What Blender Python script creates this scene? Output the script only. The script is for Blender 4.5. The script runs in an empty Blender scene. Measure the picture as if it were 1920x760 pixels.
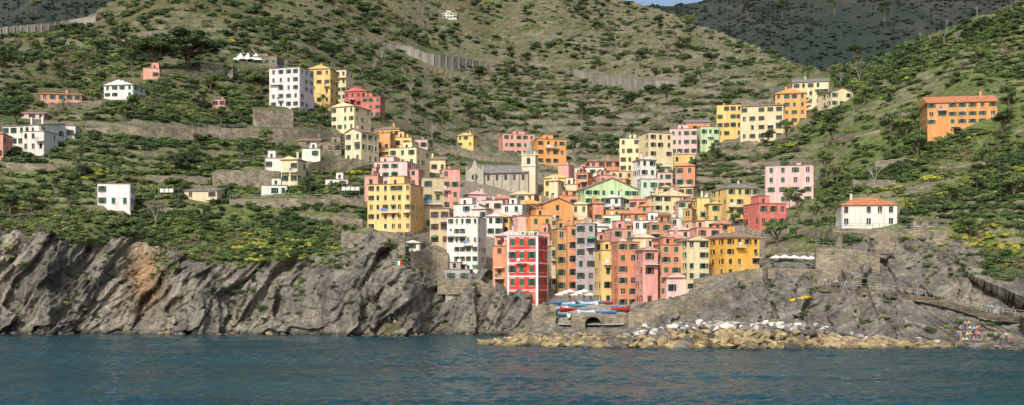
import bpy, math, random, numpy as np
from mathutils import Vector, Matrix
random.seed(7); rng=np.random.default_rng(7)
scene=bpy.context.scene
F=2100.;CX=960.;HY=543.;H=10.
def link(o): scene.collection.objects.link(o); return o
# ---------------------------------------------------------------- noise
def hsh(ix,iy,iz,s):
    n=(ix.astype(np.int64)*374761393+iy.astype(np.int64)*668265263+iz.astype(np.int64)*2147483647+s*974711)&0xffffffff
    n=((n^(n>>13))*1274126177)&0xffffffff
    n=((n^(n>>16))*2246822519)&0xffffffff
    n=n^(n>>15)
    return (n&0xffffff)/float(0xffffff)
def vn(x,y,z=None,s=0):
    x=np.asarray(x,float);y=np.asarray(y,float)
    if z is None: z=np.zeros_like(x)
    ix,iy,iz=np.floor(x),np.floor(y),np.floor(z)
    fx,fy,fz=x-ix,y-iy,z-iz
    fx=fx*fx*(3-2*fx);fy=fy*fy*(3-2*fy);fz=fz*fz*(3-2*fz)
    r=0
    for a in (0,1):
        for b in (0,1):
            for c in (0,1):
                r=r+hsh(ix+a,iy+b,iz+c,s)*(fx if a else 1-fx)*(fy if b else 1-fy)*(fz if c else 1-fz)
    return r*2-1
def fbm(x,y,z=None,o=4,s=0):
    r=0;a=1;t=0
    x=np.asarray(x,float);y=np.asarray(y,float)
    for k in range(o):
        r=r+a*vn(x*2**k,y*2**k,None if z is None else z*2**k,s+k*17);t+=a;a*=.5
    return r/t
def blocky(a,b,s):
    ia,ib=np.floor(a),np.floor(b);best=np.full(a.shape,9.);out=np.zeros(a.shape);z=np.zeros(a.shape)
    for da in (-1,0,1):
        for db in (-1,0,1):
            ca=ia+da;cb=ib+db
            pa=ca+.1+.8*hsh(ca,cb,z,s);pb=cb+.1+.8*hsh(ca,cb,z,s+1)
            d=(a-pa)**2+(b-pb)**2
            v=hsh(ca,cb,z,s+2)*2-1+(a-pa)*(hsh(ca,cb,z,s+3)*2-1)*1.2+(b-pb)*(hsh(ca,cb,z,s+4)*2-1)*1.2
            m=d<best;out=np.where(m,v,out);best=np.where(m,d,best)
    return out
def sstep(x,a,b):
    t=np.clip((x-a)/(b-a),0,1);return t*t*(3-2*t)
# ---------------------------------------------------------------- node helpers
class NT:
    def __init__(s,name):
        s.m=bpy.data.materials.new(name);s.m.use_nodes=True;s.t=s.m.node_tree
        s.b=s.t.nodes['Principled BSDF'];s.b.inputs['Roughness'].default_value=.85
        s.b.inputs['Specular IOR Level'].default_value=.25
    def n(s,ty,ins={},**kw):
        nd=s.t.nodes.new('ShaderNode'+ty)
        for k,v in kw.items(): setattr(nd,k,v)
        for k,v in ins.items(): s.set(nd.inputs[k],v)
        return nd
    def set(s,sock,v):
        if isinstance(v,bpy.types.NodeSocket): s.t.links.new(v,sock)
        elif isinstance(v,(tuple,list)) and len(v)==3 and sock.type=='RGBA': sock.default_value=(*v,1)
        else: sock.default_value=v
    def pos(s): return s.n('NewGeometry').outputs['Position']
    def objc(s): return s.n('TexCoord').outputs['Object']
    def map(s,v,scale=(1,1,1),rot=(0,0,0)):
        return s.n('Mapping',{'Vector':v,'Scale':scale,'Rotation':rot}).outputs[0]
    def noise(s,v,scale,detail=4,rough=.6,dist=0):
        return s.n('TexNoise',{'Vector':v,'Scale':scale,'Detail':detail,'Roughness':rough,'Distortion':dist}).outputs[0]
    def ramp(s,f,stops):
        r=s.n('ValToRGB',{'Fac':f});e=r.color_ramp.elements
        while len(e)<len(stops): e.new(.5)
        for k,(p,c) in enumerate(stops):
            e[k].position=p;e[k].color=(*c,1) if not isinstance(c,(int,float)) else (c,c,c,1)
        return r.outputs[0]
    def mix(s,f,a,b,bt='MIX'):
        m=s.n('MixRGB',{'Fac':f,'Color1':a,'Color2':b},blend_type=bt);return m.outputs[0]
    def math(s,op,a,b=0.):
        return s.n('Math',{0:a,1:b},operation=op).outputs[0]
    def attr(s,name): return s.n('Attribute',attribute_name=name).outputs['Fac']
    def bump(s,h,st,d=.1):
        s.set(s.b.inputs['Normal'],s.n('Bump',{'Height':h,'Strength':st,'Distance':d}).outputs[0])
    def col(s,c): s.set(s.b.inputs['Base Color'],c)
def plain(name,c,rough=.8,var=.25,sc=2.):
    t=NT(name);p=t.objc();n=t.noise(p,sc,3)
    t.col(t.mix(n,tuple(x*(1-var) for x in c),tuple(min(1,x*(1+var)) for x in c)));t.b.inputs['Roughness'].default_value=rough
    return t.m
# --- rock colour network
def rockcol(t,p):
    a=t.noise(t.map(p,(1,1,.4),(0,math.radians(24),0)),.22,9,.72,.8)
    b=t.noise(t.map(p,(.9,.9,.16),(0,math.radians(22),0)),1.6,6,.7,.5)
    c1=t.ramp(a,[(.3,(.085,.082,.076)),(.46,(.17,.16,.142)),(.58,(.29,.268,.228)),(.72,(.46,.425,.36))])
    c2=t.mix(.55,c1,t.ramp(b,[(.36,(.25,.25,.25)),(.6,(1,.98,.95))]),'MULTIPLY')
    big=t.noise(t.map(p,(1,1,.8)),.045,4,.6)
    c2=t.mix(.8,c2,t.ramp(big,[(.36,(.6,.6,.62)),(.5,(1.,.98,.95)),(.64,(1.3,1.25,1.15))]),'MULTIPLY')
    v=t.n('TexVoronoi',{'Vector':t.map(p,(.5,.5,.2),(0,math.radians(30),0)),'Scale':1.4},feature='DISTANCE_TO_EDGE').outputs['Distance']
    c3=t.mix(.45,c2,t.ramp(v,[(0,.25),(.07,1.)]),'MULTIPLY')
    c3=t.mix(t.ramp(t.noise(p,.3,6,.7),[(.52,0.),(.65,.55)]),c3,(.13,.128,.065))
    return c3,b,v
t=NT('hillside_ground');p=t.pos()
n1=t.noise(p,.05,6,.65);n2=t.noise(p,.7,6,.78);n3=t.noise(p,.2,4)
g=t.ramp(n2,[(.3,(.022,.036,.014)),(.47,(.058,.078,.026)),(.6,(.115,.13,.048)),(.76,(.24,.22,.11))])
g2=t.ramp(n2,[(.3,(.05,.045,.024)),(.52,(.135,.115,.06)),(.75,(.28,.23,.14))])
g=t.mix(t.ramp(n1,[(.42,0.),(.58,.85)]),g,g2)
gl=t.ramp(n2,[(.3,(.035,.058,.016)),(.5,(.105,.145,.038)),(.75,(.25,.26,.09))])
g=t.mix(t.math('MULTIPLY',t.attr('lush_sunlit'),t.ramp(n3,[(.35,.2),(.6,1.)])),g,gl)
st=t.ramp(t.noise(t.map(p,(1,1,2.2)),1.3,5,.7),[(.3,(.075,.066,.053)),(.55,(.26,.228,.17)),(.78,(.42,.37,.28))])
wf=t.math('MULTIPLY',t.attr('wallm'),t.ramp(n3,[(.34,.1),(.54,.95)]))
c=t.mix(wf,g,st)
c=t.mix(t.attr('paved'),c,st)
rc,rb,rv=rockcol(t,p)
rust=t.ramp(t.noise(p,.5,4),[(.35,(.2,.13,.07)),(.65,(.42,.24,.11))])
rc=t.mix(t.math('MULTIPLY',t.attr('rust'),.8),rc,rust)
z=t.n('SeparateXYZ',{0:p}).outputs[2]
zn=t.math('ADD',z,t.math('MULTIPLY',n2,-1.2))
rc=t.mix(t.ramp(t.n('MapRange',{'Value':zn,'From Min':-.6,'From Max':1.4}).outputs[0],[(.15,.85),(.6,0.)]),rc,(.022,.021,.017))
c=t.mix(t.attr('rock'),c,rc)
t.col(c);t.b.inputs['Roughness'].default_value=.95
t.bump(t.mix(.5,t.noise(p,2.5,6,.75),rb),.9,.4)
M_ter=t.m
t=NT('masonry_stone');p=t.pos();s=t.n('SeparateXYZ',{0:p})
v=t.n('CombineXYZ',{0:t.math('ADD',s.outputs[0],t.math('MULTIPLY',s.outputs[1],.6)),1:s.outputs[2],2:0.}).outputs[0]
v=t.n('VectorMath',{0:v,1:t.map(t.n('TexNoise',{'Vector':p,'Scale':1.5}).outputs[1],(.5,.5,.5))},operation='ADD').outputs[0]
br=t.n('TexBrick',{'Vector':v,'Scale':1.,'Color1':(.38,.335,.26),'Color2':(.22,.195,.155),'Mortar':(.13,.115,.09),'Mortar Size':.03,'Brick Width':.7,'Row Height':.33})
n=t.noise(p,.35,7,.75)
c=t.mix(.85,br.outputs[0],t.ramp(n,[(.3,(.3,.29,.27)),(.5,(.85,.82,.75)),(.72,(1.5,1.42,1.25))]),'MULTIPLY')
c=t.mix(t.ramp(t.noise(p,.55,6,.7),[(.54,0.),(.66,.8)]),c,(.06,.08,.032))
t.col(c);t.bump(br.outputs[1],-.6,.1);M_stone=t.m
t=NT('pale_concrete');p=t.pos()
c=t.ramp(t.noise(t.map(p,(1,1,.25)),.5,6,.7),[(.3,(.14,.13,.11)),(.5,(.27,.255,.215)),(.7,(.38,.36,.31))]);t.col(c);M_conc=t.m
t=NT('plaster_wall');oi=t.n('ObjectInfo');p=t.pos()
c=oi.outputs['Color']
st=t.noise(t.map(p,(1,1,.12)),1.3,5,.7);bl=t.noise(p,.45,5,.65)
c=t.mix(t.ramp(st,[(.36,.6),(.6,0.)]),c,t.mix(1.,c,(.6,.54,.48),'MULTIPLY'))
c=t.mix(t.ramp(bl,[(.5,0.),(.7,.28)]),c,(.72,.64,.53))
c=t.mix(t.ramp(t.noise(p,3.,5,.8),[(.58,0.),(.7,.45)]),c,(.27,.23,.19))
t.col(c);t.bump(t.noise(p,6,3),.2,.04);M_wall=t.m
t=NT('window_glass');t.col(t.ramp(t.noise(t.pos(),.7,1),[(.4,(.012,.014,.016)),(.65,(.06,.065,.07))]));t.b.inputs['Roughness'].default_value=.15;t.b.inputs['Specular IOR Level'].default_value=.5;M_glass=t.m
M_sh={'g':plain('shutter_green',(.03,.12,.065),.6),'d':plain('shutter_dark_green',(.02,.06,.038),.6),'b':plain('shutter_brown',(.1,.05,.025),.6),'w':plain('shutter_grey',(.35,.37,.36),.6)}
M_trim=plain('white_trim',(.74,.72,.68),.7)
def tiles(name,cs):
    t=NT(name);p=t.pos();w=t.n('TexWave',{'Vector':p,'Scale':1.2,'Distortion':1.,'Detail':2.},bands_direction='X').outputs[1]
    n=t.noise(p,1.2,6,.75)
    t.col(t.mix(.35,t.ramp(n,[(.3,cs[0]),(.52,cs[1]),(.72,cs[2])]),w,'MULTIPLY'));t.bump(w,.5,.08);return t.m
M_tile=tiles('weathered_roof_tiles',[(.15,.11,.09),(.35,.235,.175),(.48,.36,.28)])
M_terra=tiles('terracotta_roof_tiles',[(.34,.12,.06),(.6,.24,.12),(.7,.35,.2)])
M_slate=tiles('slate_roof',[(.13,.13,.13),(.26,.25,.24),(.38,.37,.35)])
M_metal=plain('railing_metal',(.25,.26,.26),.5)
M_wood=plain('weathered_wood',(.13,.09,.06),.8)
M_bark=plain('bark',(.13,.105,.075),.95,.5,6)
M_canvas=plain('white_canvas',(.75,.73,.68),.8,.06)
t=NT('painted_by_object');oi=t.n('ObjectInfo');t.col(t.mix(t.noise(t.pos(),3,3),oi.outputs['Color'],t.mix(1.,oi.outputs['Color'],(.7,.7,.7),'MULTIPLY')));t.b.inputs['Roughness'].default_value=.5;M_obj=t.m
# ---------------------------------------------------------------- mesh builder
class MB:
    def __init__(s): s.v=[];s.f=[];s.m=[]
    def quad(s,a,b,c,d,m=0):
        i=len(s.v);s.v+=[a,b,c,d];s.f.append((i,i+1,i+2,i+3));s.m.append(m)
    def face(s,pts,m=0):
        i=len(s.v);s.v+=list(pts);s.f.append(tuple(range(i,i+len(pts))));s.m.append(m)
    def box(s,o,u,v,w,m=0):
        o=Vector(o);u=Vector(u);v=Vector(v);w=Vector(w)
        P=[o,o+u,o+u+v,o+v,o+w,o+u+w,o+u+v+w,o+v+w];i=len(s.v);s.v+=[tuple(q) for q in P]
        for f in ((3,2,1,0),(4,5,6,7),(0,1,5,4),(1,2,6,5),(2,3,7,6),(3,0,4,7)):
            s.f.append(tuple(i+k for k in f));s.m.append(m)
    def tube(s,a,b,r0,r1,n=6,m=0):
        a=Vector(a);b=Vector(b);d=(b-a).normalized();x=d.orthogonal().normalized();y=d.cross(x);i=len(s.v)
        for k in range(n):
            an=2*math.pi*k/n;e=x*math.cos(an)+y*math.sin(an);s.v+=[tuple(a+e*r0),tuple(b+e*r1)]
        for k in range(n):
            l=(k+1)%n;s.f.append((i+2*k,i+2*l,i+2*l+1,i+2*k+1));s.m.append(m)
        s.f.append(tuple(i+2*k+1 for k in range(n)));s.m.append(m)
    def mesh(s,name,mats,smooth=False):
        me=bpy.data.meshes.new(name);me.from_pydata([tuple(q) for q in s.v],[],s.f)
        for m in mats: me.materials.append(m)
        if s.f:
            me.polygons.foreach_set('material_index',s.m)
            if smooth: me.polygons.foreach_set('use_smooth',[True]*len(s.f))
        me.update();return me
    def obj(s,name,mats,smooth=False,parent=None):
        o=link(bpy.data.objects.new(name,s.mesh(name,mats,smooth)))
        if parent: o.parent=parent
        return o
def empty(name,loc=(0,0,0),rz=0):
    o=bpy.data.objects.new(name,None);o.empty_display_size=.5;o.location=loc;o.rotation_euler=(0,0,rz);return link(o)
# ---------------------------------------------------------------- terrain
C={ -320:[235,(520,245),(420,258),(330,285),(240,330),(140,420),(80,540)],
 0:[247,(520,252),(415,262),(300,295),(200,350),(120,440),(62,560)],
 150:[247,(520,252),(425,262),(300,300),(200,360),(100,460),(40,600)],
 215:[250,(520,256),(425,268),(295,305),(195,365),(90,465),(2,610)],
 265:[253,(520,264),(425,277),(290,312),(190,372),(80,470),(-40,620)],
 330:[248,(530,252),(410,275),(295,316),(190,380),(80,475),(-60,630)],
 400:[247,(540,251),(400,283),(300,320),(190,390),(80,480),(-60,640)],
 560:[246,(540,253),(390,286),(300,325),(200,400),(80,520),(-60,760)],
 700:[240,(540,246),(440,268),(330,320),(220,420),(100,620),(-60,860)],
 770:[237,(540,242),(480,251),(330,320),(230,440),(110,650),(-60,900)],
 815:[252,(560,260),(470,268),(330,335),(250,450),(120,680),(-60,950)],
 850:[244,(570,249),(500,262),(330,340),(255,460),(120,690),(-60,970)],
 900:[243,(590,247),(520,258),(330,345),(260,480),(130,700),(-60,1000)],
 985:[240,(600,244),(548,254),(330,355),(270,500),(130,720),(-60,1000)],
 1045:[236,(616,239),(577,256),(330,360),(270,490),(130,720),(-60,1000)],
 1160:[229,(616,236),(577,252),(330,360),(270,480),(130,720),(-5,1000)],
 1240:[225,(603,229),(555,246),(340,350),(250,460),(140,650),(22,950)],
 1360:[219,(595,226),(520,245),(340,340),(240,420),(150,600),(65,880)],
 1450:[212,(590,222),(510,242),(350,325),(230,400),(170,520),(100,760)],
 1530:[208,(590,220),(490,243),(350,310),(220,370),(178,420),(138,600)],
 1600:[204,(590,216),(440,250),(330,290),(210,340),(150,390),(120,430)],
 1700:[198,(590,211),(430,248),(330,280),(220,315),(140,350),(86,385)],
 1800:[190,(600,202),(440,240),(330,265),(220,295),(120,330),(47,360)],
 1920:[184,(600,201),(430,235),(330,255),(220,280),(100,320),(-5,350)],
 2240:[176,(600,195),(430,225),(300,245),(180,270),(60,300),(-60,330)]}
keys=sorted(C);NP=[];NY=[]
for k in keys:
    c=C[k];Yw=c[0];py=[HY+15*F/(Yw-14),HY+10*F/Yw]+[q[0] for q in c[1:]];yy=[Yw-14,Yw]+[q[1] for q in c[1:]]
    py+=[py[-1]+60,py[-1]+190];yy+=[yy[-1]*1.12,yy[-1]*1.5];NP.append(py);NY.append(yy)
NP=np.array(NP);NY=np.array(NY)
PXS=np.arange(-320,2241,2.4);NC=len(PXS)
def gsm(a,sig,ax):
    r=int(sig*3);k=np.exp(-.5*(np.arange(-r,r+1)/sig)**2);k/=k.sum()
    pad=[(0,0)]*a.ndim;pad[ax]=(r,r);b=np.pad(a,pad,mode='edge');out=0
    for q in range(2*r+1):
        sl=[slice(None)]*a.ndim;sl[ax]=slice(q,q+a.shape[ax]);out=out+k[q]*b[tuple(sl)]
    return out
NPc=np.stack([np.interp(PXS,keys,NP[:,k]) for k in range(NP.shape[1])],1)
NYc=np.stack([np.interp(PXS,keys,NY[:,k]) for k in range(NP.shape[1])],1)
NPc=gsm(NPc,7,0);NYc=gsm(NYc,7,0)
seg=[6,85,100,100,90,90,90,8,4];tt=[]
for k,n in enumerate(seg): tt+=list(k+np.arange(n)/n)
tt.append(len(seg));tt=np.array(tt);NR=len(tt)
k0=np.minimum(tt.astype(int),len(seg)-1);fr=tt-k0
TP=NPc[:,k0]*(1-fr)+NPc[:,k0+1]*fr;TY=NYc[:,k0]*(1-fr)+NYc[:,k0+1]*fr
def rsm(a):
    b=gsm(a,9,1);w=sstep(np.arange(NR),6,40)*(1-sstep(np.arange(NR),540,558));return a*(1-w)+b*w
TP=rsm(TP);TY=rsm(TY);CR=sum(seg[:7])
def Yat(px,py):
    j=int(round((px-PXS[0])/2.4));j=max(0,min(NC-1,j));return float(np.interp(-py,-TP[j,6:CR],TY[j,6:CR]))
def gz(X,Y):
    j=int(round((X/Y*F+CX-PXS[0])/2.4));j=max(0,min(NC-1,j));q=float(np.interp(Y,TY[j,:CR],TP[j,:CR]));return H+(HY-q)/F*Y
def W(px,py,Y=None):
    if Y is None: Y=Yat(px,py)
    return Vector(((px-CX)/F*Y,Y,H+(HY-py)/F*Y))
PX2=np.repeat(PXS[:,None],NR,1)
X0=(PX2-CX)/F*TY;Z0=H+(HY-TP)/F*TY
rl=np.interp(PXS,[-320,0,150,260,330,450,560,640,700,800,850,900,1000,1040,1170,1200,1360,1450,1540,1650,1720,1800,1870,1920,2240],
 [425,415,425,432,470,495,490,440,440,470,500,520,545,600,600,560,520,505,490,455,450,470,510,520,520])[:,None]
nzr=fbm(X0/14,Z0/9,TY/14,5,3)
rock=sstep(TP-rl+nzr*75,-14,10)
vt=np.interp(PXS,[640,690,860,1000,1160,1250,1430,1460],[600,330,335,320,335,345,430,600])[:,None]
vil=sstep(TP-vt,-6,6)*(1-rock)*((PX2>690)&(PX2<1440))
ph=np.radians(62+26*fbm(PXS/260,PXS*0,None,2,33))[:,None]
wx=X0+fbm(X0/11,Z0/11,None,3,9)*4
A=wx*math.cos(1.05)+Z0*math.sin(1.05)+(ph-1.05)*12;B=-wx*math.sin(1.05)+Z0*math.cos(1.05)+(ph-1.05)*20
disp=fbm(X0/22,TY*0+3.3,Z0/40,3,21)*5.2+(.45-np.abs(vn(X0/12+Z0/60,Z0/50,None,77)))*5.2+blocky(A/12,B/5,5)*2.0+blocky(A/4.5,B/1.9,8)*.85+blocky(A/1.5,B/.8,12)*.34+fbm(X0/1.4,Z0/1.4,None,3,30)*.3
harb=((PX2>1020)&(PX2<1185)).astype(float);harb=gsm(harb,6,0)
D=disp*rock*(1-harb*.9)*sstep(Z0,-6,1)
hill=(1-rock)*(1-vil)
YF=TY-D; ZF=Z0+D*.25*sstep(Z0,1,5)
sc=1+np.clip((TY-300)/500,0,1.3)
rough=fbm(X0/16,TY/16,None,5,40)*2.2*sc*hill*sstep(TP-rl,0,-40)
ZF=ZF+rough*(1-sstep(np.arange(NR)[None,:]*1.,CR-30,CR)*.4)
ctr_=((PX2>800)&(PX2<1500)).astype(float);ctr_=gsm(ctr_,14,0)
stp=2.5*np.clip(TY/380,1,1.55);kq=(ZF+fbm(X0/45,TY/45,None,3,50)*5)/stp;fl=np.floor(kq);ff=kq-fl
f2=sstep(ff,.3,.6);tm=hill*sstep(fbm(X0/30,TY/30,None,4,60)+.35*ctr_,-.25,.12)*sstep(TP-rl,-10,-50)*(.7+.3*ctr_)
ZF=ZF+(fl+f2-kq+.0)*stp*.8*tm
wallm=np.exp(-((ff-.45)/.16)**2)*tm
rust=np.exp(-((PX2-272)/32)**2-((TP-510)/60)**2)
lush_sunlit=np.clip(sstep(PX2,1430,1560)+sstep(TP,240,300)*sstep(PX2,760,660)*.8,0,1)  # greener growth, plus sun against the cloud-shaded centre put into the colour
XF=X0*(YF/TY)
co=np.stack([XF,YF,ZF],-1).reshape(-1,3)
me=bpy.data.meshes.new('coastal_hills_terrain')
i=np.arange(NC-1)[:,None]*NR+np.arange(NR-1)[None,:];q=np.stack([i,i+NR,i+NR+1,i+1],-1).reshape(-1,4)
me.vertices.add(len(co));me.vertices.foreach_set('co',co.ravel())
me.loops.add(q.size);me.loops.foreach_set('vertex_index',q.ravel().astype(np.int32))
me.polygons.add(len(q));me.polygons.foreach_set('loop_start',np.arange(0,q.size,4,dtype=np.int32));me.polygons.foreach_set('loop_total',np.full(len(q),4,np.int32))
me.update(calc_edges=True)
for nm,a in (('rock',rock),('wallm',wallm),('paved',vil),('rust',rust),('lush_sunlit',lush_sunlit)):
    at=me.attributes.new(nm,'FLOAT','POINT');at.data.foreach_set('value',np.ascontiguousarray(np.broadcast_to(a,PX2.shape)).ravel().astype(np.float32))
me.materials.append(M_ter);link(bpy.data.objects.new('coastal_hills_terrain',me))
# far mountains --------------------------------------------------
cx=np.arange(-900,2900,9.);cy=np.interp(cx,[-900,-200,0,300,700,1100,1170,1200,1260,1320,1345,1420,1600,1900,2300,2900],[-60,-70,-90,-60,60,40,16,13,14,6,-4,-30,-60,-70,-40,0])
rows=np.linspace(0,1,150);fy=(1500+rows*900)[None,:]*np.ones((len(cx),1));fp=320+(cy[:,None]-320)*rows[None,:]**.8
fx=(cx[:,None]-CX)/F*fy;fz=H+(HY-fp)/F*fy
rd=np.abs(fbm(fx/330,fy/600,None,5,70))*-190+fbm(fx/60,fy/60,None,4,77)*14
edge=sstep(rows,0,.1)*(1-.85*sstep(rows,.75,1))
fz2=fz+(rd+30)*edge[None,:]
tail=fz2[:,-1:]-200
fx=np.concatenate([fx,fx[:,-1:]*1.3],1);fy=np.concatenate([fy,fy[:,-1:]*1.3],1);fz2=np.concatenate([fz2,tail],1)
nr=fx.shape[1];mb=MB();mb.v=np.stack([fx,fy,fz2],-1).reshape(-1,3).tolist()
for a in range(len(cx)-1):
    for b in range(nr-1):
        mb.f.append((a*nr+b,(a+1)*nr+b,(a+1)*nr+b+1,a*nr+b+1));mb.m.append(0)
t=NT('hazy_mountain_forest');p=t.pos()
c=t.ramp(t.noise(p,.006,9,.72),[(.38,(.024,.04,.032)),(.5,(.038,.048,.038)),(.6,(.06,.058,.052)),(.75,(.085,.073,.068))])  # slight blue aerial haze is mixed into these forest tones
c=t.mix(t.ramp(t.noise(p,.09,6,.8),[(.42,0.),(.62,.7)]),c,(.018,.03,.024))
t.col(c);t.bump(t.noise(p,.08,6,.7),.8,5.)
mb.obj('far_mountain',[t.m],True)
# ---------------------------------------------------------------- sea
xs=np.concatenate([-np.geomspace(5000,135,16),np.arange(-130,130.1,.42),np.geomspace(135,5000,16)])
ys=np.concatenate([[-3000,-1000,-200,0,30,50],np.geomspace(58,262,620),[275,300,400]])
gx,gy=np.meshgrid(xs,ys,indexing='ij')
am=sstep(gy,52,62)*(1-sstep(gy,256,268))*(1-sstep(np.abs(gx),120,134))
u=gx+.35*gy
wv=fbm(u/8,gy/4.,None,2,90)*.18+(1-2*np.abs(fbm(gx/2.6+gy/9,gy/1.6,None,3,95)))*.17+fbm(gx/.95,gy/.6,None,2,99)*.06
gust=.65+.6*sstep(fbm(gx/40,gy/14,None,3,98),-.3,.4)
gzs=wv*am*gust
mh=bpy.data.meshes.new('sea_water');co2=np.stack([gx,gy,gzs],-1).reshape(-1,3);nx,ny=gx.shape
i=np.arange(nx-1)[:,None]*ny+np.arange(ny-1)[None,:];q=np.stack([i,i+ny,i+ny+1,i+1],-1).reshape(-1,4)
mh.vertices.add(len(co2));mh.vertices.foreach_set('co',co2.ravel());mh.loops.add(q.size);mh.loops.foreach_set('vertex_index',q.ravel().astype(np.int32))
mh.polygons.add(len(q));mh.polygons.foreach_set('loop_start',np.arange(0,q.size,4,dtype=np.int32));mh.polygons.foreach_set('loop_total',np.full(len(q),4,np.int32));mh.polygons.foreach_set('use_smooth',np.ones(len(q),bool));mh.update(calc_edges=True)
t=NT('sea_water');p=t.pos()
t.col(t.ramp(t.noise(t.map(p,(.3,1,1)),.06,4),[(.35,(.004,.034,.044)),(.65,(.007,.056,.068))]));t.b.inputs['Roughness'].default_value=.05;t.b.inputs['IOR'].default_value=1.33;t.b.inputs['Specular IOR Level'].default_value=.5
t.bump(t.mix(.5,t.noise(t.map(p,(.6,1,1)),1.1,5,.65),t.noise(t.map(p,(.7,1,1)),4.,3,.6)),.9,.35)
mh.materials.append(t.m);link(bpy.data.objects.new('sea_water',mh))
# ---------------------------------------------------------------- buildings
RECT=[]
PAL={'P':('pink_house',(.76,.38,.3)),'S':('salmon_house',(.72,.31,.17)),'O':('orange_house',(.83,.4,.13)),'Y':('yellow_house',(.87,.61,.22)),
'C':('cream_house',(.84,.71,.44)),'W':('white_house',(.82,.8,.76)),'R':('red_house',(.68,.06,.04)),'G':('light_green_house',(.56,.72,.4)),'g':('grey_house',(.42,.41,.37)),
'B':('ochre_house',(.6,.34,.12)),'K':('khaki_house',(.62,.53,.31)),'L':('light_pink_house',(.84,.56,.52)),'r':('rose_house',(.68,.18,.15)),'A':('amber_house',(.87,.5,.08)),'w':('pale_green_house',(.68,.75,.64)),'T':('stone_house',(.3,.27,.22))}
def facade(mw,mg,ms,mt,O,U,Nn,width,zb,zt,cx_,cz_,ww,wh,skip,shp,seed,sill=True):
    r=random.Random(seed);O=Vector(O);U=Vector(U);Nn=Vector(Nn);Zv=Vector((0,0,1))
    xc=[0];zc=[zb]
    for c in cx_: xc+=[c-ww/2,c+ww/2]
    for c in cz_: zc+=[c,c+wh]
    xc.append(width);zc.append(zt);P=lambda x,z,d=0:O+U*x+Zv*z-Nn*d
    for i in range(len(xc)-1):
        for j in range(len(zc)-1):
            a,b,c,d=xc[i],xc[i+1],zc[j],zc[j+1]
            if i%2 and j%2 and r.random()>skip:
                k=.22
                mg.quad(P(a,c,k),P(b,c,k),P(b,d,k),P(a,d,k))
                mw.quad(P(a,c),P(b,c),P(b,c,k),P(a,c,k));mw.quad(P(a,d,k),P(b,d,k),P(b,d),P(a,d))
                mw.quad(P(a,c),P(a,c,k),P(a,d,k),P(a,d));mw.quad(P(b,c,k),P(b,c),P(b,d),P(b,d,k))
                q=r.random()
                if q<shp:
                    s2=ww*.5
                    for xx in (a-s2-.02,b+.02): ms.box(P(xx,c+.02,-.01),U*s2,Zv*(d-c-.04),Nn*.05)
                elif q<shp+.3*(shp>0):
                    ms.box(P(a+.02,c+.02,.08),U*(b-a-.04),Zv*(d-c-.04),Nn*.05)
                if q>.8: mt.box(P((a+b)/2-.03,c,.2),U*.06,Zv*(d-c),Nn*.04)
                if sill: mt.box(P(a-.1,c-.1,-.005),U*(b-a+.2),Zv*.09,Nn*.14)
            else: mw.quad(P(a,c),P(b,c),P(b,d),P(a,d))
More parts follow.
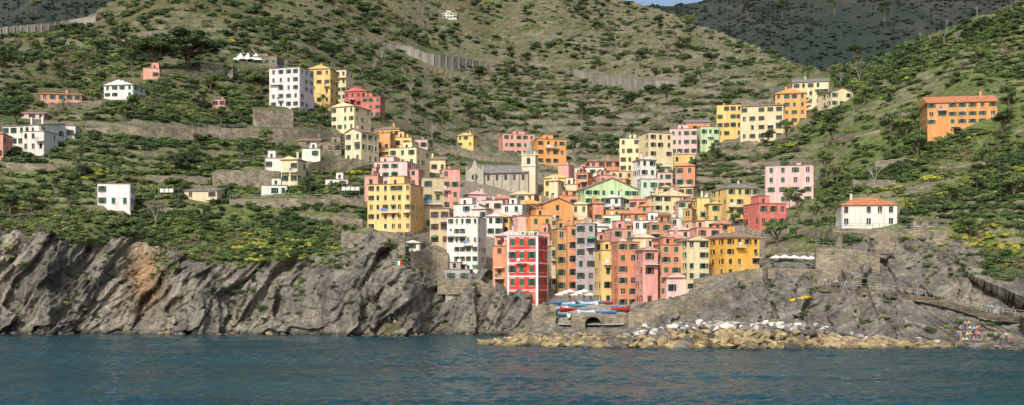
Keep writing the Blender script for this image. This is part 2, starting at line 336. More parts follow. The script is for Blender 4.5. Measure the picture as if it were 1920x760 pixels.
def bld(px0,px1,pt,pb,k,roof='f',yaw=None,fl=None,cl=None,dep=None,bal=0,shp=.6,shc=None,Y=None,name=None,chim=None,rmat=None,excl=True,skip=.14,wh=None):
    pc=(px0+px1)/2
    if Y is None: Y=Yat(pc,pb)-.5
    nm,colr=PAL[k];r=random.Random(int(px0*7+pt*13));nm=name or nm
    if excl: RECT.append((px0,px1,pt,pb))
    Wd=(px1-px0)/F*Y;Ht=(pb-pt)/F*Y
    if yaw is None: yaw=r.choice([-22,-14,-8,6,12,18])
    th=math.radians(yaw);dp=dep or min(11,max(5,Wd*.9))
    if abs(math.sin(th))>.02: dp=min(dp,.5*Wd/abs(math.sin(th)))
    w=(Wd-dp*abs(math.sin(th)))/math.cos(th)
    X=(pc-CX)/F*Y+dp*math.sin(th)/2;Zb=H+(HY-pb)/F*Y
    rt=empty(nm,(X,Y,Zb),th)
    rise=0
    if roof in('g','h','s'): rise=min(.28*min(w,dp*1.4)/2+.2,Ht*.3)
    if roof=='G': rise=w*.2
    hw=Ht-rise;nf=fl or max(1,round(hw/2.95));nc=cl or max(1,round(w/2.5));fh=hw/nf
    ww=min(.95,w/nc*.4);wh2=wh or min(1.5,fh*.52)
    mw,mg,ms,mt,mr=MB(),MB(),MB(),MB(),MB()
    cz=[f*fh+fh*.3+r.uniform(-.08,.08) for f in range(nf)];jit=[r.uniform(-.22,.22) for _ in range(nc)]
    cxs=[(i+.5)*w/nc+jit[i] for i in range(nc)]
    nd=max(1,round(dp/3.2));cd=[(i+.5)*dp/nd+r.uniform(-.2,.2) for i in range(nd)];hwid=w/2
    facade(mw,mg,ms,mt,(-hwid,0,0),(1,0,0),(0,-1,0),w,-7,hw,cxs,cz,ww,wh2,skip,shp,r.random())
    facade(mw,mg,ms,mt,(hwid,0,0),(0,1,0),(1,0,0),dp,-7,hw,cd,cz,ww,wh2,.3,shp,r.random())
    facade(mw,mg,ms,mt,(-hwid,dp,0),(0,-1,0),(-1,0,0),dp,-7,hw,cd,cz,ww,wh2,.3,shp,r.random())
    mw.quad((hwid,dp,-7),(-hwid,dp,-7),(-hwid,dp,hw),(hwid,dp,hw))
    e=.32
    if roof=='f':
        mr.box((-hwid-.12,-.12,hw),(w+.24,0,0),(0,dp+.24,0),(0,0,.16))
        if r.random()<.5:
            a=r.uniform(.3,.5)*w;x0=r.uniform(-hwid+.3,hwid-a-.3);hh=r.uniform(1.4,2.3)
            mw.box((x0,dp*.35,hw+.16),(a,0,0),(0,dp*.5,0),(0,0,hh));mr.box((x0-.15,dp*.35-.15,hw+.16+hh),(a+.3,0,0),(0,dp*.5+.3,0),(0,0,.12))
            mg.box((x0+a*.3,dp*.35-.02,hw+.4),(.7,0,0),(0,.03,0),(0,0,1.1))
        elif r.random()<.6:
            for q in range(int(w/1.2)+1):
                mt.box((-hwid+q*w/(int(w/1.2)+1),.05,hw+.16),(.05,0,0),(0,.05,0),(0,0,.9),1)
            mt.box((-hwid,.04,hw+1.05),(w,0,0),(0,.06,0),(0,0,.05),1)
    elif roof=='s':
        a,b=hw,hw+rise
        mr.face([(-hwid-e,-e,a),(hwid+e,-e,a),(hwid+e,dp+e,b),(-hwid-e,dp+e,b)]);mr.face([(-hwid-e,-e,a-.15),(hwid+e,-e,a-.15),(hwid+e,dp+e,b-.15),(-hwid-e,dp+e,b-.15)])
        mr.quad((-hwid-e,-e,a-.15),(hwid+e,-e,a-.15),(hwid+e,-e,a),(-hwid-e,-e,a))
        for sx in(-hwid,hwid): mw.face([(sx,0,hw),(sx,dp,hw),(sx,dp,b-.05)])
        for sx in(-hwid-e,hwid+e): mr.quad((sx,-e,a-.15),(sx,dp+e,b-.15),(sx,dp+e,b),(sx,-e,a))
        mw.quad((-hwid,dp,hw),(hwid,dp,hw),(hwid,dp,b-.1),(-hwid,dp,b-.1))
    elif roof in 'gh':
        ins=min(w,dp)*.45 if roof=='h' else 0
        if w>=dp: A,B2=(-hwid-e+ins,dp/2,hw+rise),(hwid+e-ins,dp/2,hw+rise);ax=0
        else: A,B2=(0,-e+ins,hw+rise),(0,dp+e-ins,hw+rise);ax=1
        c0,c1,c2,c3=(-hwid-e,-e,hw),(hwid+e,-e,hw),(hwid+e,dp+e,hw),(-hwid-e,dp+e,hw)
        if ax==0: fs=[[c0,c1,B2,A],[c2,c3,A,B2]];es=[[c1,c2,B2],[c3,c0,A]]
        else: fs=[[c1,c2,B2,A],[c3,c0,A,B2]];es=[[c0,c1,A],[c2,c3,B2]]
        for f in fs: mr.face(f)
        for f in es: (mr if roof=='h' else mw).face(f)
        mr.box((-hwid-e,-e,hw-.16),(w+2*e,0,0),(0,dp+2*e,0),(0,0,.158))
    elif roof=='G':
        A=(0,-e,hw+rise);B2=(0,dp+e,hw+rise);c0,c1,c2,c3=(-hwid-e,-e,hw-.1),(hwid+e,-e,hw-.1),(hwid+e,dp+e,hw-.1),(-hwid-e,dp+e,hw-.1)
        mr.face([c1,c2,B2,A]);mr.face([c3,c0,A,B2]);mw.face([(-hwid,0,hw),(hwid,0,hw),(0,0,hw+rise-.12)]);mw.face([(-hwid,dp,hw),(hwid,dp,hw),(0,dp,hw+rise-.12)])
        for s in(-1,1): mr.quad((s*(hwid+e),-e,hw-.28),(0,-e,hw+rise-.18),(0,-e,hw+rise),(s*(hwid+e),-e,hw-.1))
    if (chim if chim is not None else r.random()<.7):
        for _ in range(r.choice([1,1,2])):
            x=r.uniform(-.35,.35)*w;y=dp*r.uniform(.3,.7);mw.box((x,y,hw-.1),(.5,0,0),(0,.5,0),(0,0,rise+r.uniform(.9,1.5)));
            mr.box((x-.08,y-.08,hw+rise+1.4),(.66,0,0),(0,.66,0),(0,0,.1))
    if r.random()<.5:
        x=r.uniform(-.4,.4)*w;mt.box((x,dp*.4,hw),(.05,0,0),(0,.05,0),(0,0,rise+2.4),1);mt.box((x-.5,dp*.4+.06,hw+rise+2.),(1,0,0),(0,.04,0),(0,0,.04),1)
    if r.random()<.6: mt.box((r.choice([-hwid+.1,hwid-.2]),-.09,-1),(.09,0,0),(0,.08,0),(0,0,hw+1),1)
    nb=bal if bal else (r.choice([1,2]) if r.random()<.45 and nf>1 else 0)
    for b in range(nb):
        f=r.randint(1,nf-1) if nf>1 else 0;x0=-hwid+r.choice(cxs)-1.1;L=min(r.choice([2.2,2.2,4.6]),hwid-x0);zz=f*fh+.02+b*.003
        if x0<-hwid: x0=-hwid
        mt.box((x0,-1.02,zz-.14),(L,0,0),(0,1.,0),(0,0,.13));mt.box((x0,-1.,zz+.95),(L,0,0),(0,.05,0),(0,0,.05),1)
        n=int(L/.3)
        for q_ in range(n+1): mt.box((x0+q_*(L-.04)/n,-.99,zz),(.035,0,0),(0,.035,0),(0,0,.95),1)
        if r.random()<.6:
            mt.box((x0+.2,-1.05,zz+.3),(L*.35,0,0),(0,.02,0),(0,0,.7),r.choice([0,2,3]))
    if r.random()<.25 and nf>2:
        f=r.randint(0,nf-2);x0=-hwid+r.choice(cxs)-.7;mt.quad((x0,-.03,f*fh+fh*.9),(x0+1.4,-.03,f*fh+fh*.9),(x0+1.4,-.8,f*fh+fh*.7),(x0,-.8,f*fh+fh*.7),r.choice([0,2,3]))
    wo=mw.obj('walls',[M_stone if k=='T' else M_wall],parent=rt);v=r.uniform(.86,1.05);wo.color=(*(min(.9,c*v*r.uniform(.95,1.05)) for c in colr),1)
    if mg.f: mg.obj('windows',[M_glass],parent=rt)
    if ms.f: ms.obj('shutters',[M_sh[shc or r.choice('gggddb')]],parent=rt)
    if mt.f: mt.obj('trim_and_railings',[M_trim,M_metal,M_cl1,M_cl2],parent=rt)
    mr.obj('roof',[rmat or (M_slate if r.random()<.3 else M_tile)],parent=rt)
    return rt,w,hw,dp,fh,nf,cxs
M_cl1=plain('blue_cloth',(.12,.22,.42));M_cl2=plain('green_canvas',(.06,.2,.12))
T=M_terra
L=[ # left hillside
(66,150,170,192,'P','g',12,dict(rmat=T)),(193,262,150,184,'W','g',-10,dict(rmat=M_slate,fl=2)),(264,298,128,150,'P','f',10,{}),
(0,98,222,276,'W','s',-14,dict(rmat=M_slate,fl=2)),(36,82,207,226,'L','g',5,{}),(40,92,247,284,'W','f',-10,dict(fl=2,bal=2,shp=0)),(88,140,236,262,'W','f',8,dict(fl=1)),(-60,4,240,300,'P','g',8,dict(rmat=T)),
(503,580,128,204,'W','f',-16,dict(fl=5,cl=4,bal=2)),(578,628,122,196,'Y','g',-10,dict(fl=4,bal=2)),(618,658,132,190,'C','f',-14,dict(bal=2)),
(645,698,164,202,'r','g',-12,{}),(678,718,182,222,'r','f',-8,{}),
(620,690,192,247,'C','g',-24,dict(fl=3)),(645,706,240,306,'C','G',-30,{}),(700,738,250,302,'O','f',-10,{}),(700,765,234,278,'A','h',-15,{}),(735,775,258,300,'Y','f',-5,{}),
(762,802,262,300,'L','f',10,{}),(728,802,278,332,'C','f',-18,dict(fl=3)),(795,835,292,325,'C','g',0,{}),
(497,530,297,320,'W','f',0,{}),(526,568,293,347,'C','g',-14,dict(fl=2)),(564,600,279,297,'W','f',5,{}),
(178,243,345,388,'W','f',8,dict(fl=2,dep=6)),(345,412,350,374,'C','s',-6,dict(dep=6,rmat=M_slate)),(487,538,348,369,'W','f',6,dict(dep=5)),(610,652,337,350,'W','f',0,dict(dep=4,fl=1)),(398,422,187,202,'P','f',0,{}),
(372,436,122,138,'T','f',5,{}),(470,524,106,126,'T','f',-5,{}),(830,856,24,36,'W','f',0,{}),(560,600,258,276,'T','g',0,{}),(590,640,268,288,'T','f',6,{}),
# centre
(700,782,304,352,'L','f',-14,dict(fl=3)),(683,715,330,378,'P','f',-10,{}),(730,790,318,352,'P','f',-5,{}),
(688,788,346,434,'Y','f',-12,dict(fl=5,cl=6,bal=2,shp=.3)),(786,833,334,432,'K','f',8,dict(shp=.7)),(822,862,318,395,'P','f',10,{}),
(760,787,450,471,'W','g',0,dict(dep=4)),(806,848,392,462,'K','f',-8,{}),(838,910,408,512,'W','f',-12,dict(fl=6,cl=5,bal=3)),(835,886,506,532,'g','f',-6,dict(fl=1)),
(850,912,384,420,'W','f',-14,{}),(868,912,358,388,'L','g',12,{}),(903,948,376,420,'L','f',-8,{}),(905,962,364,392,'P','g',10,{}),(908,942,400,445,'W','g',5,{}),(940,992,384,442,'W','f',-16,{}),
(928,1000,432,500,'L','g',-12,{}),(924,958,462,542,'S','f',-10,dict(fl=4)),(955,1010,358,380,'C','g',-10,dict(chim=False)),
(970,1035,374,418,'O','g',-18,{}),(1000,1075,370,458,'O','G',16,dict(shp=.2,skip=.35)),(985,1036,405,475,'O','f',12,{}),(1028,1046,462,542,'K','f',8,{}),
(1035,1062,430,548,'B','f',14,{}),(1056,1086,424,548,'S','f',10,{}),(1080,1122,420,552,'g','f',-10,{}),(1020,1080,326,374,'Y','g',-16,{}),(1044,1082,346,384,'C','f',8,{}),
(1078,1142,315,345,'W','f',-10,{}),(1135,1200,322,352,'C','f',8,{}),(1082,1140,416,475,'W','g',12,{}),(1112,1142,452,530,'S','f',-6,{}),
(1078,1200,333,418,'G','G',14,dict(fl=4)),(1118,1156,470,574,'Y','f',12,{}),(1150,1200,454,579,'S','f',10,dict(fl=6)),(1196,1234,463,576,'P','g',12,{}),(1230,1280,460,556,'S','f',10,dict(fl=5)),
(1276,1330,443,548,'C','g',14,dict(fl=5)),(1325,1427,433,520,'A','h',22,dict(fl=4,cl=4,shp=.4)),
(1132,1168,404,470,'w','f',-8,{}),(1158,1216,392,452,'S','g',10,{}),(1138,1192,430,490,'P','f',12,{}),(1188,1242,414,480,'W','f',-8,{}),(1180,1228,438,495,'C','g',8,{}),(1208,1262,418,478,'S','f',12,{}),
(1255,1302,424,470,'L','g',-8,{}),(1290,1348,414,462,'C','f',14,{}),(1230,1292,438,490,'P','g',10,{}),(1300,1352,428,470,'P','f',8,{}),
(1208,1296,356,414,'C','g',14,dict(fl=3)),(1272,1353,366,424,'w','h',-10,dict(fl=3,bal=3)),(1345,1425,342,406,'Y','h',14,dict(fl=3,bal=2)),(1437,1541,311,384,'L','f',-14,dict(fl=4,cl=4)),(1405,1476,382,427,'r','f',16,{}),
(1130,1178,394,432,'O','f',8,{}),(1198,1240,380,418,'S','g',-8,{}),(1170,1212,352,385,'W','g',0,{}),
# upper right
(1162,1206,260,324,'C','f',-8,dict(fl=4)),(1200,1263,250,328,'C','f',16,dict(fl=5)),(1256,1314,242,292,'L','f',-8,{}),(1263,1303,290,308,'Y','f',0,{}),(1308,1350,238,276,'G','f',8,{}),(1286,1332,222,250,'S','g',0,{}),
(1345,1414,197,258,'Y','f',-10,dict(fl=4)),(1390,1483,186,264,'C','s',-16,dict(fl=4,cl=5)),(1455,1523,166,234,'O','g',-12,dict(fl=4)),(1488,1566,143,198,'C','g',-14,dict(fl=3)),(1545,1601,163,202,'C','G',14,dict(fl=2)),
(1743,1879,174,236,'O','g',-10,dict(fl=3,cl=7,rmat=T)),(1105,1165,296,318,'S','g',0,{}),
(934,1002,252,294,'P','f',10,dict(fl=3)),(994,1062,262,310,'O','f',14,dict(fl=3)),(858,896,249,277,'Y','g',-14,{}),
(1580,1690,368,428,'W','h',-8,dict(fl=2,cl=5,rmat=T,dep=9,shp=.0,skip=.1)),(1712,1778,414,428,'T','f',0,dict(dep=4,fl=1)),
]
RR=[a[:4] for a in L]+[(951,1029,443,568)]
for a in L: bld(*a[:5],roof=a[5],yaw=a[6],**a[7])
rr=random.Random(5);nin=0
for row in range(370,570,8):
    x=rr.uniform(0,20)+(865 if row<460 else 1000)
    xe=1290 if row<430 else (1330 if row<500 else 1250)
    while x<xe:
        w=rr.uniform(26,46);pt=row-rr.uniform(38,78);pb=row+rr.uniform(-4,4);x1=x+w;ok=not(row>500 and 1010<x<1120)
        if x<1018 and pt<358: ok=False
        for (a,b,c,d) in RR:
            ov=max(0,min(b,x1)-max(a,x))*max(0,min(d,pb)-max(c,pt))
            if d<=pb+1 and ov>.42*(b-a)*(d-c): ok=False
        if ok:
            bld(x,x1,pt,pb,rr.choice('PSOYCWLLCKCBSwPS'),rr.choice('ffgg'),excl=False);RR.append((x,x1,pt,pb));nin+=1
        x=x1+2
print('infill',nin)
# red waterfront house with white quoins and string courses
rt,w,hw,dp,fh,nf,cxs=bld(951,1029,443,568,'R','f',-17,fl=5,cl=3,dep=8.5,shp=.6,shc='g',name='red_white_trim_house',chim=False)
mt=MB()
for x in (-w/2-.04,w/2-.46): mt.box((x,-.06,-2),(.5,0,0),(0,.056,0),(0,0,hw+2.1))
for y in (.0,dp-.5): mt.box((w/2+.004,y,-2),(.056,0,0),(0,.5,0),(0,0,hw+2.1))
for f in range(1,nf+1):
    zz=f*fh-.2
    mt.box((-w/2-.04,-.1,zz),(w+.14,0,0),(0,.095,0),(0,0,.3 if f in(2,3,5) else .16));mt.box((w/2+.062,0,zz),(.04,0,0),(0,dp,0),(0,0,.3 if f in(2,3,5) else .16))
for f in range(nf):
    for c in cxs:
        x=c-w/2;zz=f*fh+fh*.3
        mt.box((x-.62,-.045,zz+1.58),(1.24,0,0),(0,.04,0),(0,0,.14))
for q in range(8): mt.box((-w/2+q*w/7-.1,.05,hw+.165),(.22,0,0),(0,.2,0),(0,0,.69))
mt.box((-w/2,.04,hw+.86),(w,0,0),(0,.22,0),(0,0,.14))
mt.obj('white_quoins_and_string_courses',[M_trim],parent=rt)
# ---------------------------------------------------------------- church
RECT.append((873,1008,262,356));Yc=Yat(940,352)-1;q=Yc/F
ch=empty('stone_church',W(940,356,Yc),math.radians(-12));mw,mr,mg=MB(),MB(),MB()
wl=100*q;hn=32*q;dp=11;x0=-wl/2
facade(mw,mg,MB(),MB(),(x0,0,0),(1,0,0),(0,-1,0),wl,-7,hn,[wl*(k+.5)/6 for k in range(6)],[hn*.55],.8,1.6,0,0,1,False)
for sx in(x0,x0+wl): mw.face([(sx,0,-7),(sx,dp,-7),(sx,dp,hn),(sx,dp/2,hn+2.6),(sx,0,hn)])
mw.quad((x0,dp,-7),(-x0,dp,-7),(-x0,dp,hn),(x0,dp,hn))
for k in range(7): mw.box((x0+k*wl/6-.25,-.5,-7),(.5,0,0),(0,.498,0),(0,0,6.3+hn))
mr.face([(x0-.3,-.6,hn-.15),(-x0+.3,-.6,hn-.15),(-x0+.3,dp/2,hn+2.7),(x0-.3,dp/2,hn+2.7)]);mr.face([(x0-.3,dp+.6,hn-.15),(-x0+.3,dp+.6,hn-.15),(-x0+.3,dp/2,hn+2.7),(x0-.3,dp/2,hn+2.7)])
fx0=x0-2.5;fw=32*q
mw.face([(fx0,-1.2,-7),(fx0+fw,-1.2,-7),(fx0+fw,-1.2,hn+.6),(fx0+fw*.78,-1.2,hn+1.4),(fx0+fw*.7,-1.2,hn+1.6),(fx0+fw*.5,-1.2,hn+4.1),(fx0+fw*.3,-1.2,hn+1.6),(fx0,-1.2,hn+.6)])
mw.box((fx0,-1.19,-7),(fw,0,0),(0,4,0),(0,0,7+hn+.3))
for k in range(3): mw.box((fx0+k*fw/2-.2,-1.5,-7),(.4,0,0),(0,.29,0),(0,0,7+hn+(2 if k!=1 else 0)))
ring=[(fx0+fw*.5+math.cos(a)*1.,-1.23,hn*.75+math.sin(a)*1.) for a in np.linspace(0,2*math.pi,16)[:-1]];mg.face(ring)
mg.quad((fx0+fw*.38,-1.23,0),(fx0+fw*.62,-1.23,0),(fx0+fw*.62,-1.23,2.6),(fx0+fw*.38,-1.23,2.6))
o=mw.obj('walls',[M_wall],parent=ch);o.color=(.42,.39,.31,1);mr.obj('roof',[M_slate],parent=ch);mg.obj('windows',[M_glass],parent=ch)
bt=empty('church_bell_tower',W(991,350,Yc-1),math.radians(-12));mw,mr,mg=MB(),MB(),MB()
tw=26*q;th=(350-292)*q;b=(350-262)*q
facade(mw,mg,MB(),MB(),(-tw/2,0,0),(1,0,0),(0,-1,0),tw,-7,th,[tw/2],[th-2.6],1.1,1.9,0,0,1,False)
facade(mw,mg,MB(),MB(),(tw/2,0,0),(0,1,0),(1,0,0),tw,-7,th,[tw/2],[th-2.6],1.1,1.9,0,0,1,False)
facade(mw,mg,MB(),MB(),(-tw/2,tw,0),(0,-1,0),(-1,0,0),tw,-7,th,[tw/2],[th-2.6],1.1,1.9,0,0,1,False);mw.quad((-tw/2,tw,-7),(tw/2,tw,-7),(tw/2,tw,th),(-tw/2,tw,th))
for zz in(th,th-3.3): mw.box((-tw/2-.2,-.2,zz),(tw+.4,0,0),(0,tw+.4,0),(0,0,.3))
for sx in(-tw/2,tw/2-.5):
    for sy in(0,tw-.5): mw.box((sx,sy,th+.3),(.5,0,0),(0,.5,0),(0,0,.9))
c=(0,tw/2,b)
P4=[(-tw*.36,tw*.14,th+.3),(tw*.36,tw*.14,th+.3),(tw*.36,tw*.86,th+.3),(-tw*.36,tw*.86,th+.3)]
for k in range(4): mr.face([P4[k],P4[(k+1)%4],c])
o=mw.obj('tower_walls',[M_wall],parent=bt);o.color=(.7,.64,.48,1);mr.obj('spire',[M_conc],parent=bt);mg.obj('belfry_openings',[M_glass],parent=bt)
# ---------------------------------------------------------------- walls
def wall(name,pts,m=M_stone,th=1.6,cap=None,rib=0,rail=False,off=.6,Ys=None,deep=4,rag=None):
    mb=MB();P=[];r=random.Random(pts[0][0]);cap=(m is M_conc) if cap is None else cap
    rag=(0 if (cap or rail) else .35) if rag is None else rag
    for k in range(len(pts)-1):
        a,b=pts[k],pts[k+1];n=max(1,int(abs(b[0]-a[0])/(12 if not rag else 7)))
        for j in range(n+(k==len(pts)-2)):
            f=j/n;px,pt_,pb_=[a[i]*(1-f)+b[i]*f for i in range(3)]
            Yy=(Yat(px,pb_)-off) if Ys is None else Ys;P.append((W(px,pt_,Yy)-Vector((0,0,r.uniform(0,1)*rag*2)),W(px,pb_,Yy)))
        RECT.append((min(a[0],b[0]),max(a[0],b[0]),min(a[1],b[1])+2,(a[1]+b[1]+a[2]+b[2])/4+2))
    yy=[p[0].y for p in P];
    if Ys is None:
        ysm=np.convolve(np.pad(yy,2,mode='edge'),np.ones(5)/5,'valid')
        for p,y2 in zip(P,ysm):
            for v in p:
                f=y2/v.y;v.x*=f;v.z=H+(v.z-H)*f;v.y=y2
    for (t0,b0),(t1,b1) in zip(P,P[1:]):
        d=Vector((0,th,0));dn=Vector((0,0,-deep))
        mb.quad(b0+dn,b1+dn,t1,t0);mb.quad(t0,t1,t1+d,t0+d);mb.quad(b1+dn+d,b0+dn+d,t0+d,t1+d)
        if cap: mb.box(t0+Vector((0,-.12,.0)),t1-t0,(0,.5,0),(0,0,.22),1)
        if rib:
            mb.box(b0+Vector((0,-.35,-1)),(.5,0,0),(0,.349,0),(0,0,(t0-b0).z+1),1)
        if rail:
            mb.box(t0+Vector((0,.1,1.1)),t1-t0,(0,.06,0),(0,0,.06),2);mb.box(t0+Vector((0,.1,.6)),t1-t0,(0,.05,0),(0,0,.05),2);mb.box(t0+Vector((0,.1,.2)),(.07,0,0),(0,.07,0),(0,0,.95),2)
    for (t0,b0) in (P[0],P[-1]):
        mb.quad(b0+Vector((0,0,-deep)),t0,t0+Vector((0,th,0)),b0+Vector((0,th,-deep)))
    return mb.obj(name,[m,M_conc,M_metal])
wall('road_retaining_wall',[(-150,70,84),(0,52,66),(90,44,58),(180,30,40)],M_conc,rib=1)
wall('road_retaining_wall',[(655,68,72),(720,80,88),(770,88,104),(800,100,128),(860,108,132),(925,120,124)],M_conc,rib=1)
wall('road_retaining_wall',[(1075,130,132),(1110,138,160),(1180,148,172),(1240,152,170),(1282,152,154)],M_conc,rib=1)
wall('road_retaining_wall',[(1425,165,172),(1490,164,172)],M_conc)
wall('stone_retaining_wall',[(160,240,246),(240,237,257),(420,241,264),(560,242,264),(640,252,262)],rail=True)
wall('stone_retaining_wall',[(474,204,240),(550,206,240)]);wall('stone_retaining_wall',[(398,320,342),(470,317,344),(524,319,344)])
wall('stone_retaining_wall',[(545,322,340),(620,292,318),(692,298,322)]);wall('stone_retaining_wall',[(430,374,388),(540,372,394),(640,374,392),(690,378,390)],rail=True)
wall('stone_retaining_wall',[(280,330,338),(340,326,336),(396,330,338)]);wall('stone_retaining_wall',[(0,302,308),(90,306,314),(160,300,308)]);wall('stone_retaining_wall',[(250,286,292),(340,282,290),(440,284,290)])
wall('stone_retaining_wall',[(560,400,414),(620,404,420),(680,410,426)]);wall('stone_retaining_wall',[(300,388,396),(380,392,402)])
wall('stone_retaining_wall',[(640,432,470),(690,436,474)]);wall('stone_retaining_wall',[(700,434,470),(760,438,490)]);wall('arched_stone_wall',[(770,466,505),(840,470,520)])
wall('stone_retaining_wall',[(820,520,540),(900,524,540),(935,545,558)],rail=True,deep=1.5)
wall('stone_quay_wall',[(998,568,606),(1042,568,612)],Ys=241.)
wall('stone_quay_wall',[(1178,584,608),(1220,568,600),(1290,548,588),(1360,536,560)],rag=.3,off=3.2)
wall('stone_retaining_wall',[(1300,524,546),(1360,512,536),(1430,502,526)],rail=True,off=1.5)
wall('stone_retaining_wall',[(1400,430,448),(1480,426,452)],off=1.5);wall('stone_retaining_wall',[(1495,428,446),(1580,434,464)],off=1.5);wall('stone_retaining_wall',[(1530,464,502),(1600,468,506),(1650,474,494)],rail=True,off=3)
wall('stone_retaining_wall',[(1560,428,446),(1700,430,448),(1780,432,444)],rail=True,th=5)
wall('stone_retaining_wall',[(1440,502,520),(1520,505,524),(1570,508,524)],rail=True,off=2)
wall('stone_retaining_wall',[(1425,466,482),(1470,464,482),(1525,470,486)],off=2.5)
wall('stone_retaining_wall',[(820,276,284),(900,290,300),(960,302,312),(1080,314,322)],rail=True)
wall('stone_retaining_wall',[(1070,315,325),(1160,326,334)]);wall('stone_retaining_wall',[(1340,266,280),(1420,262,276)])
for a in [(1560,255,1650,243,6),(1600,336,1680,336,12),(1650,158,1755,152,5),(1640,300,1720,292,6),(1760,310,1860,300,6),(1690,210,1742,206,6),(1880,245,1960,235,6),(1480,300,1570,296,7),(1620,215,1690,208,5),(1380,310,1460,300,8),(1360,285,1440,278,7),(1700,350,1800,342,6),(1500,405,1570,400,9)]:
    wall('stone_retaining_wall',[(a[0],a[1],a[1]+a[4]),((a[0]+a[2])/2,(a[1]+a[3])/2-2,(a[1]+a[3])/2+a[4]),(a[2],a[3],a[3]+a[4]-2)])
wall('stone_retaining_wall',[(300,142,154),(400,134,144),(520,124,132)]);wall('stone_retaining_wall',[(90,192,202),(200,186,194)])
# seaside path with railing (right)
mb=MB();pp=[W(px,py)+Vector((0,-1.6,.5)) for px,py in [(1530,540),(1580,545),(1640,548),(1700,556),(1760,566),(1800,578),(1850,592),(1920,600),(2000,604)]]
for a,b in zip(pp,pp[1:]):
    mb.quad(a,b,b+Vector((0,3,0)),a+Vector((0,3,0)));mb.quad(a-Vector((0,-.8,1.2)),b-Vector((0,-.8,1.2)),b,a)
mb.obj('seaside_footpath',[M_stone])
mb=MB()
for a,b in zip(pp,pp[1:]):
    n=max(1,int((b-a).length/1.6))
    for k in range(n):
        s=a+(b-a)*k/n;mb.tube(s,s+Vector((0,0,1.1)),.04,.04,4)
    for z_ in(.6,1.1): mb.tube(a+Vector((0,0,z_)),b+Vector((0,0,z_)),.03,.03,4)
mb.obj('footpath_railing',[plain('pale_railing',(.4,.4,.37))])
# harbour tunnel arch
Ya=237.;mb=MB();q=Ya/F;cx0=(1112-CX)*q;zz=lambda py:H+(HY-py)*q
hwid=15*q;spr=zz(608);N=10
outer=[(cx0-4.5,zz(634)),(cx0-4.5,zz(590)),(cx0+7.5,zz(590)),(cx0+7.5,zz(634))]
arc=[(cx0+hwid*math.cos(a),spr+hwid*.9*math.sin(a)) for a in np.linspace(math.pi,0,N)]
top=zz(590)
mb.quad((outer[0][0],Ya,outer[0][1]),(cx0-hwid,Ya,outer[0][1]),(cx0-hwid,Ya,top),(outer[0][0],Ya,top));mb.quad((cx0+hwid,Ya,outer[0][1]),(outer[2][0],Ya,outer[0][1]),(outer[2][0],Ya,top),(cx0+hwid,Ya,top))
for a,b in zip(arc,arc[1:]):
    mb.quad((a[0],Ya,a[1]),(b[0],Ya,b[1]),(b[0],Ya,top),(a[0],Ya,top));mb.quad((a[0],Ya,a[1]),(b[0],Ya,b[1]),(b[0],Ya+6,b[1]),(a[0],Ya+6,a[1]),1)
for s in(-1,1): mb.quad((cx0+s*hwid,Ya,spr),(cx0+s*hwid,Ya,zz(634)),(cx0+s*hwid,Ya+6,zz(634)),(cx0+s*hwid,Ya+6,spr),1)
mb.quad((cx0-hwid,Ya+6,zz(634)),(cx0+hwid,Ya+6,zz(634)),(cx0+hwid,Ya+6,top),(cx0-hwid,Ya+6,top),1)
mb.quad((outer[0][0],Ya,top),(outer[2][0],Ya,top),(outer[2][0],Ya+10,top+.4),(outer[0][0],Ya+10,top+.4),2)
for s in(0,2): mb.quad((outer[s][0],Ya,outer[0][1]),(outer[s][0],Ya+6,outer[0][1]),(outer[s][0],Ya+6,top),(outer[s][0],Ya,top))
mb.obj('harbour_tunnel_arch',[M_stone,plain('shaded_tunnel_stone',(.03,.028,.025)),M_conc])  # tunnel gloom painted on: near-black colour for lining and end wall
mb=MB()
for a,b in ((614,600),(600,588),(588,574)):
    mb.quad(W(1046,a)+Vector((0,0,.5)),W(1170,a)+Vector((0,0,.5)),W(1170,b)+Vector((0,0,.5)),W(1046,b)+Vector((0,0,.5)))
mb.obj('harbour_slipway',[M_conc])
RECT.append((1000,1360,540,640))
# ---------------------------------------------------------------- GN scatter
def scatter(name,P,S,R,I,objs):
    col=bpy.data.collections.new(name+'_library')
    for o in objs: col.objects.link(o)
    me=bpy.data.meshes.new(name);me.vertices.add(len(P));me.vertices.foreach_set('co',np.asarray(P,np.float32).ravel())
    for nm,ty,a,f in(('sc','FLOAT_VECTOR',S,'vector'),('ro','FLOAT_VECTOR',R,'vector'),('ix','INT',I,'value')):
        at=me.attributes.new(nm,ty,'POINT');at.data.foreach_set(f,np.asarray(a,np.int32 if ty=='INT' else np.float32).ravel())
    ob=link(bpy.data.objects.new(name,me));g=bpy.data.node_groups.new(name,'GeometryNodeTree')
    g.interface.new_socket('Geometry',in_out='INPUT',socket_type='NodeSocketGeometry');g.interface.new_socket('Geometry',in_out='OUTPUT',socket_type='NodeSocketGeometry')
    n=g.nodes;gi=n.new('NodeGroupInput');go=n.new('NodeGroupOutput');ip=n.new('GeometryNodeInstanceOnPoints');ci=n.new('GeometryNodeCollectionInfo')
    ci.inputs[0].default_value=col;ci.inputs['Separate Children'].default_value=True;ci.inputs['Reset Children'].default_value=True
    def na(nm,ty):
        a=n.new('GeometryNodeInputNamedAttribute');a.data_type=ty;a.inputs[0].default_value=nm;return a.outputs[0]
    lk=g.links.new;lk(gi.outputs[0],ip.inputs['Points']);lk(ci.outputs[0],ip.inputs['Instance']);ip.inputs['Pick Instance'].default_value=True
    lk(na('ix','INT'),ip.inputs['Instance Index']);lk(na('sc','FLOAT_VECTOR'),ip.inputs['Scale']);lk(na('ro','FLOAT_VECTOR'),ip.inputs['Rotation']);lk(ip.outputs[0],go.inputs[0])
    ob.modifiers.new('scatter','NODES').node_group=g;return ob
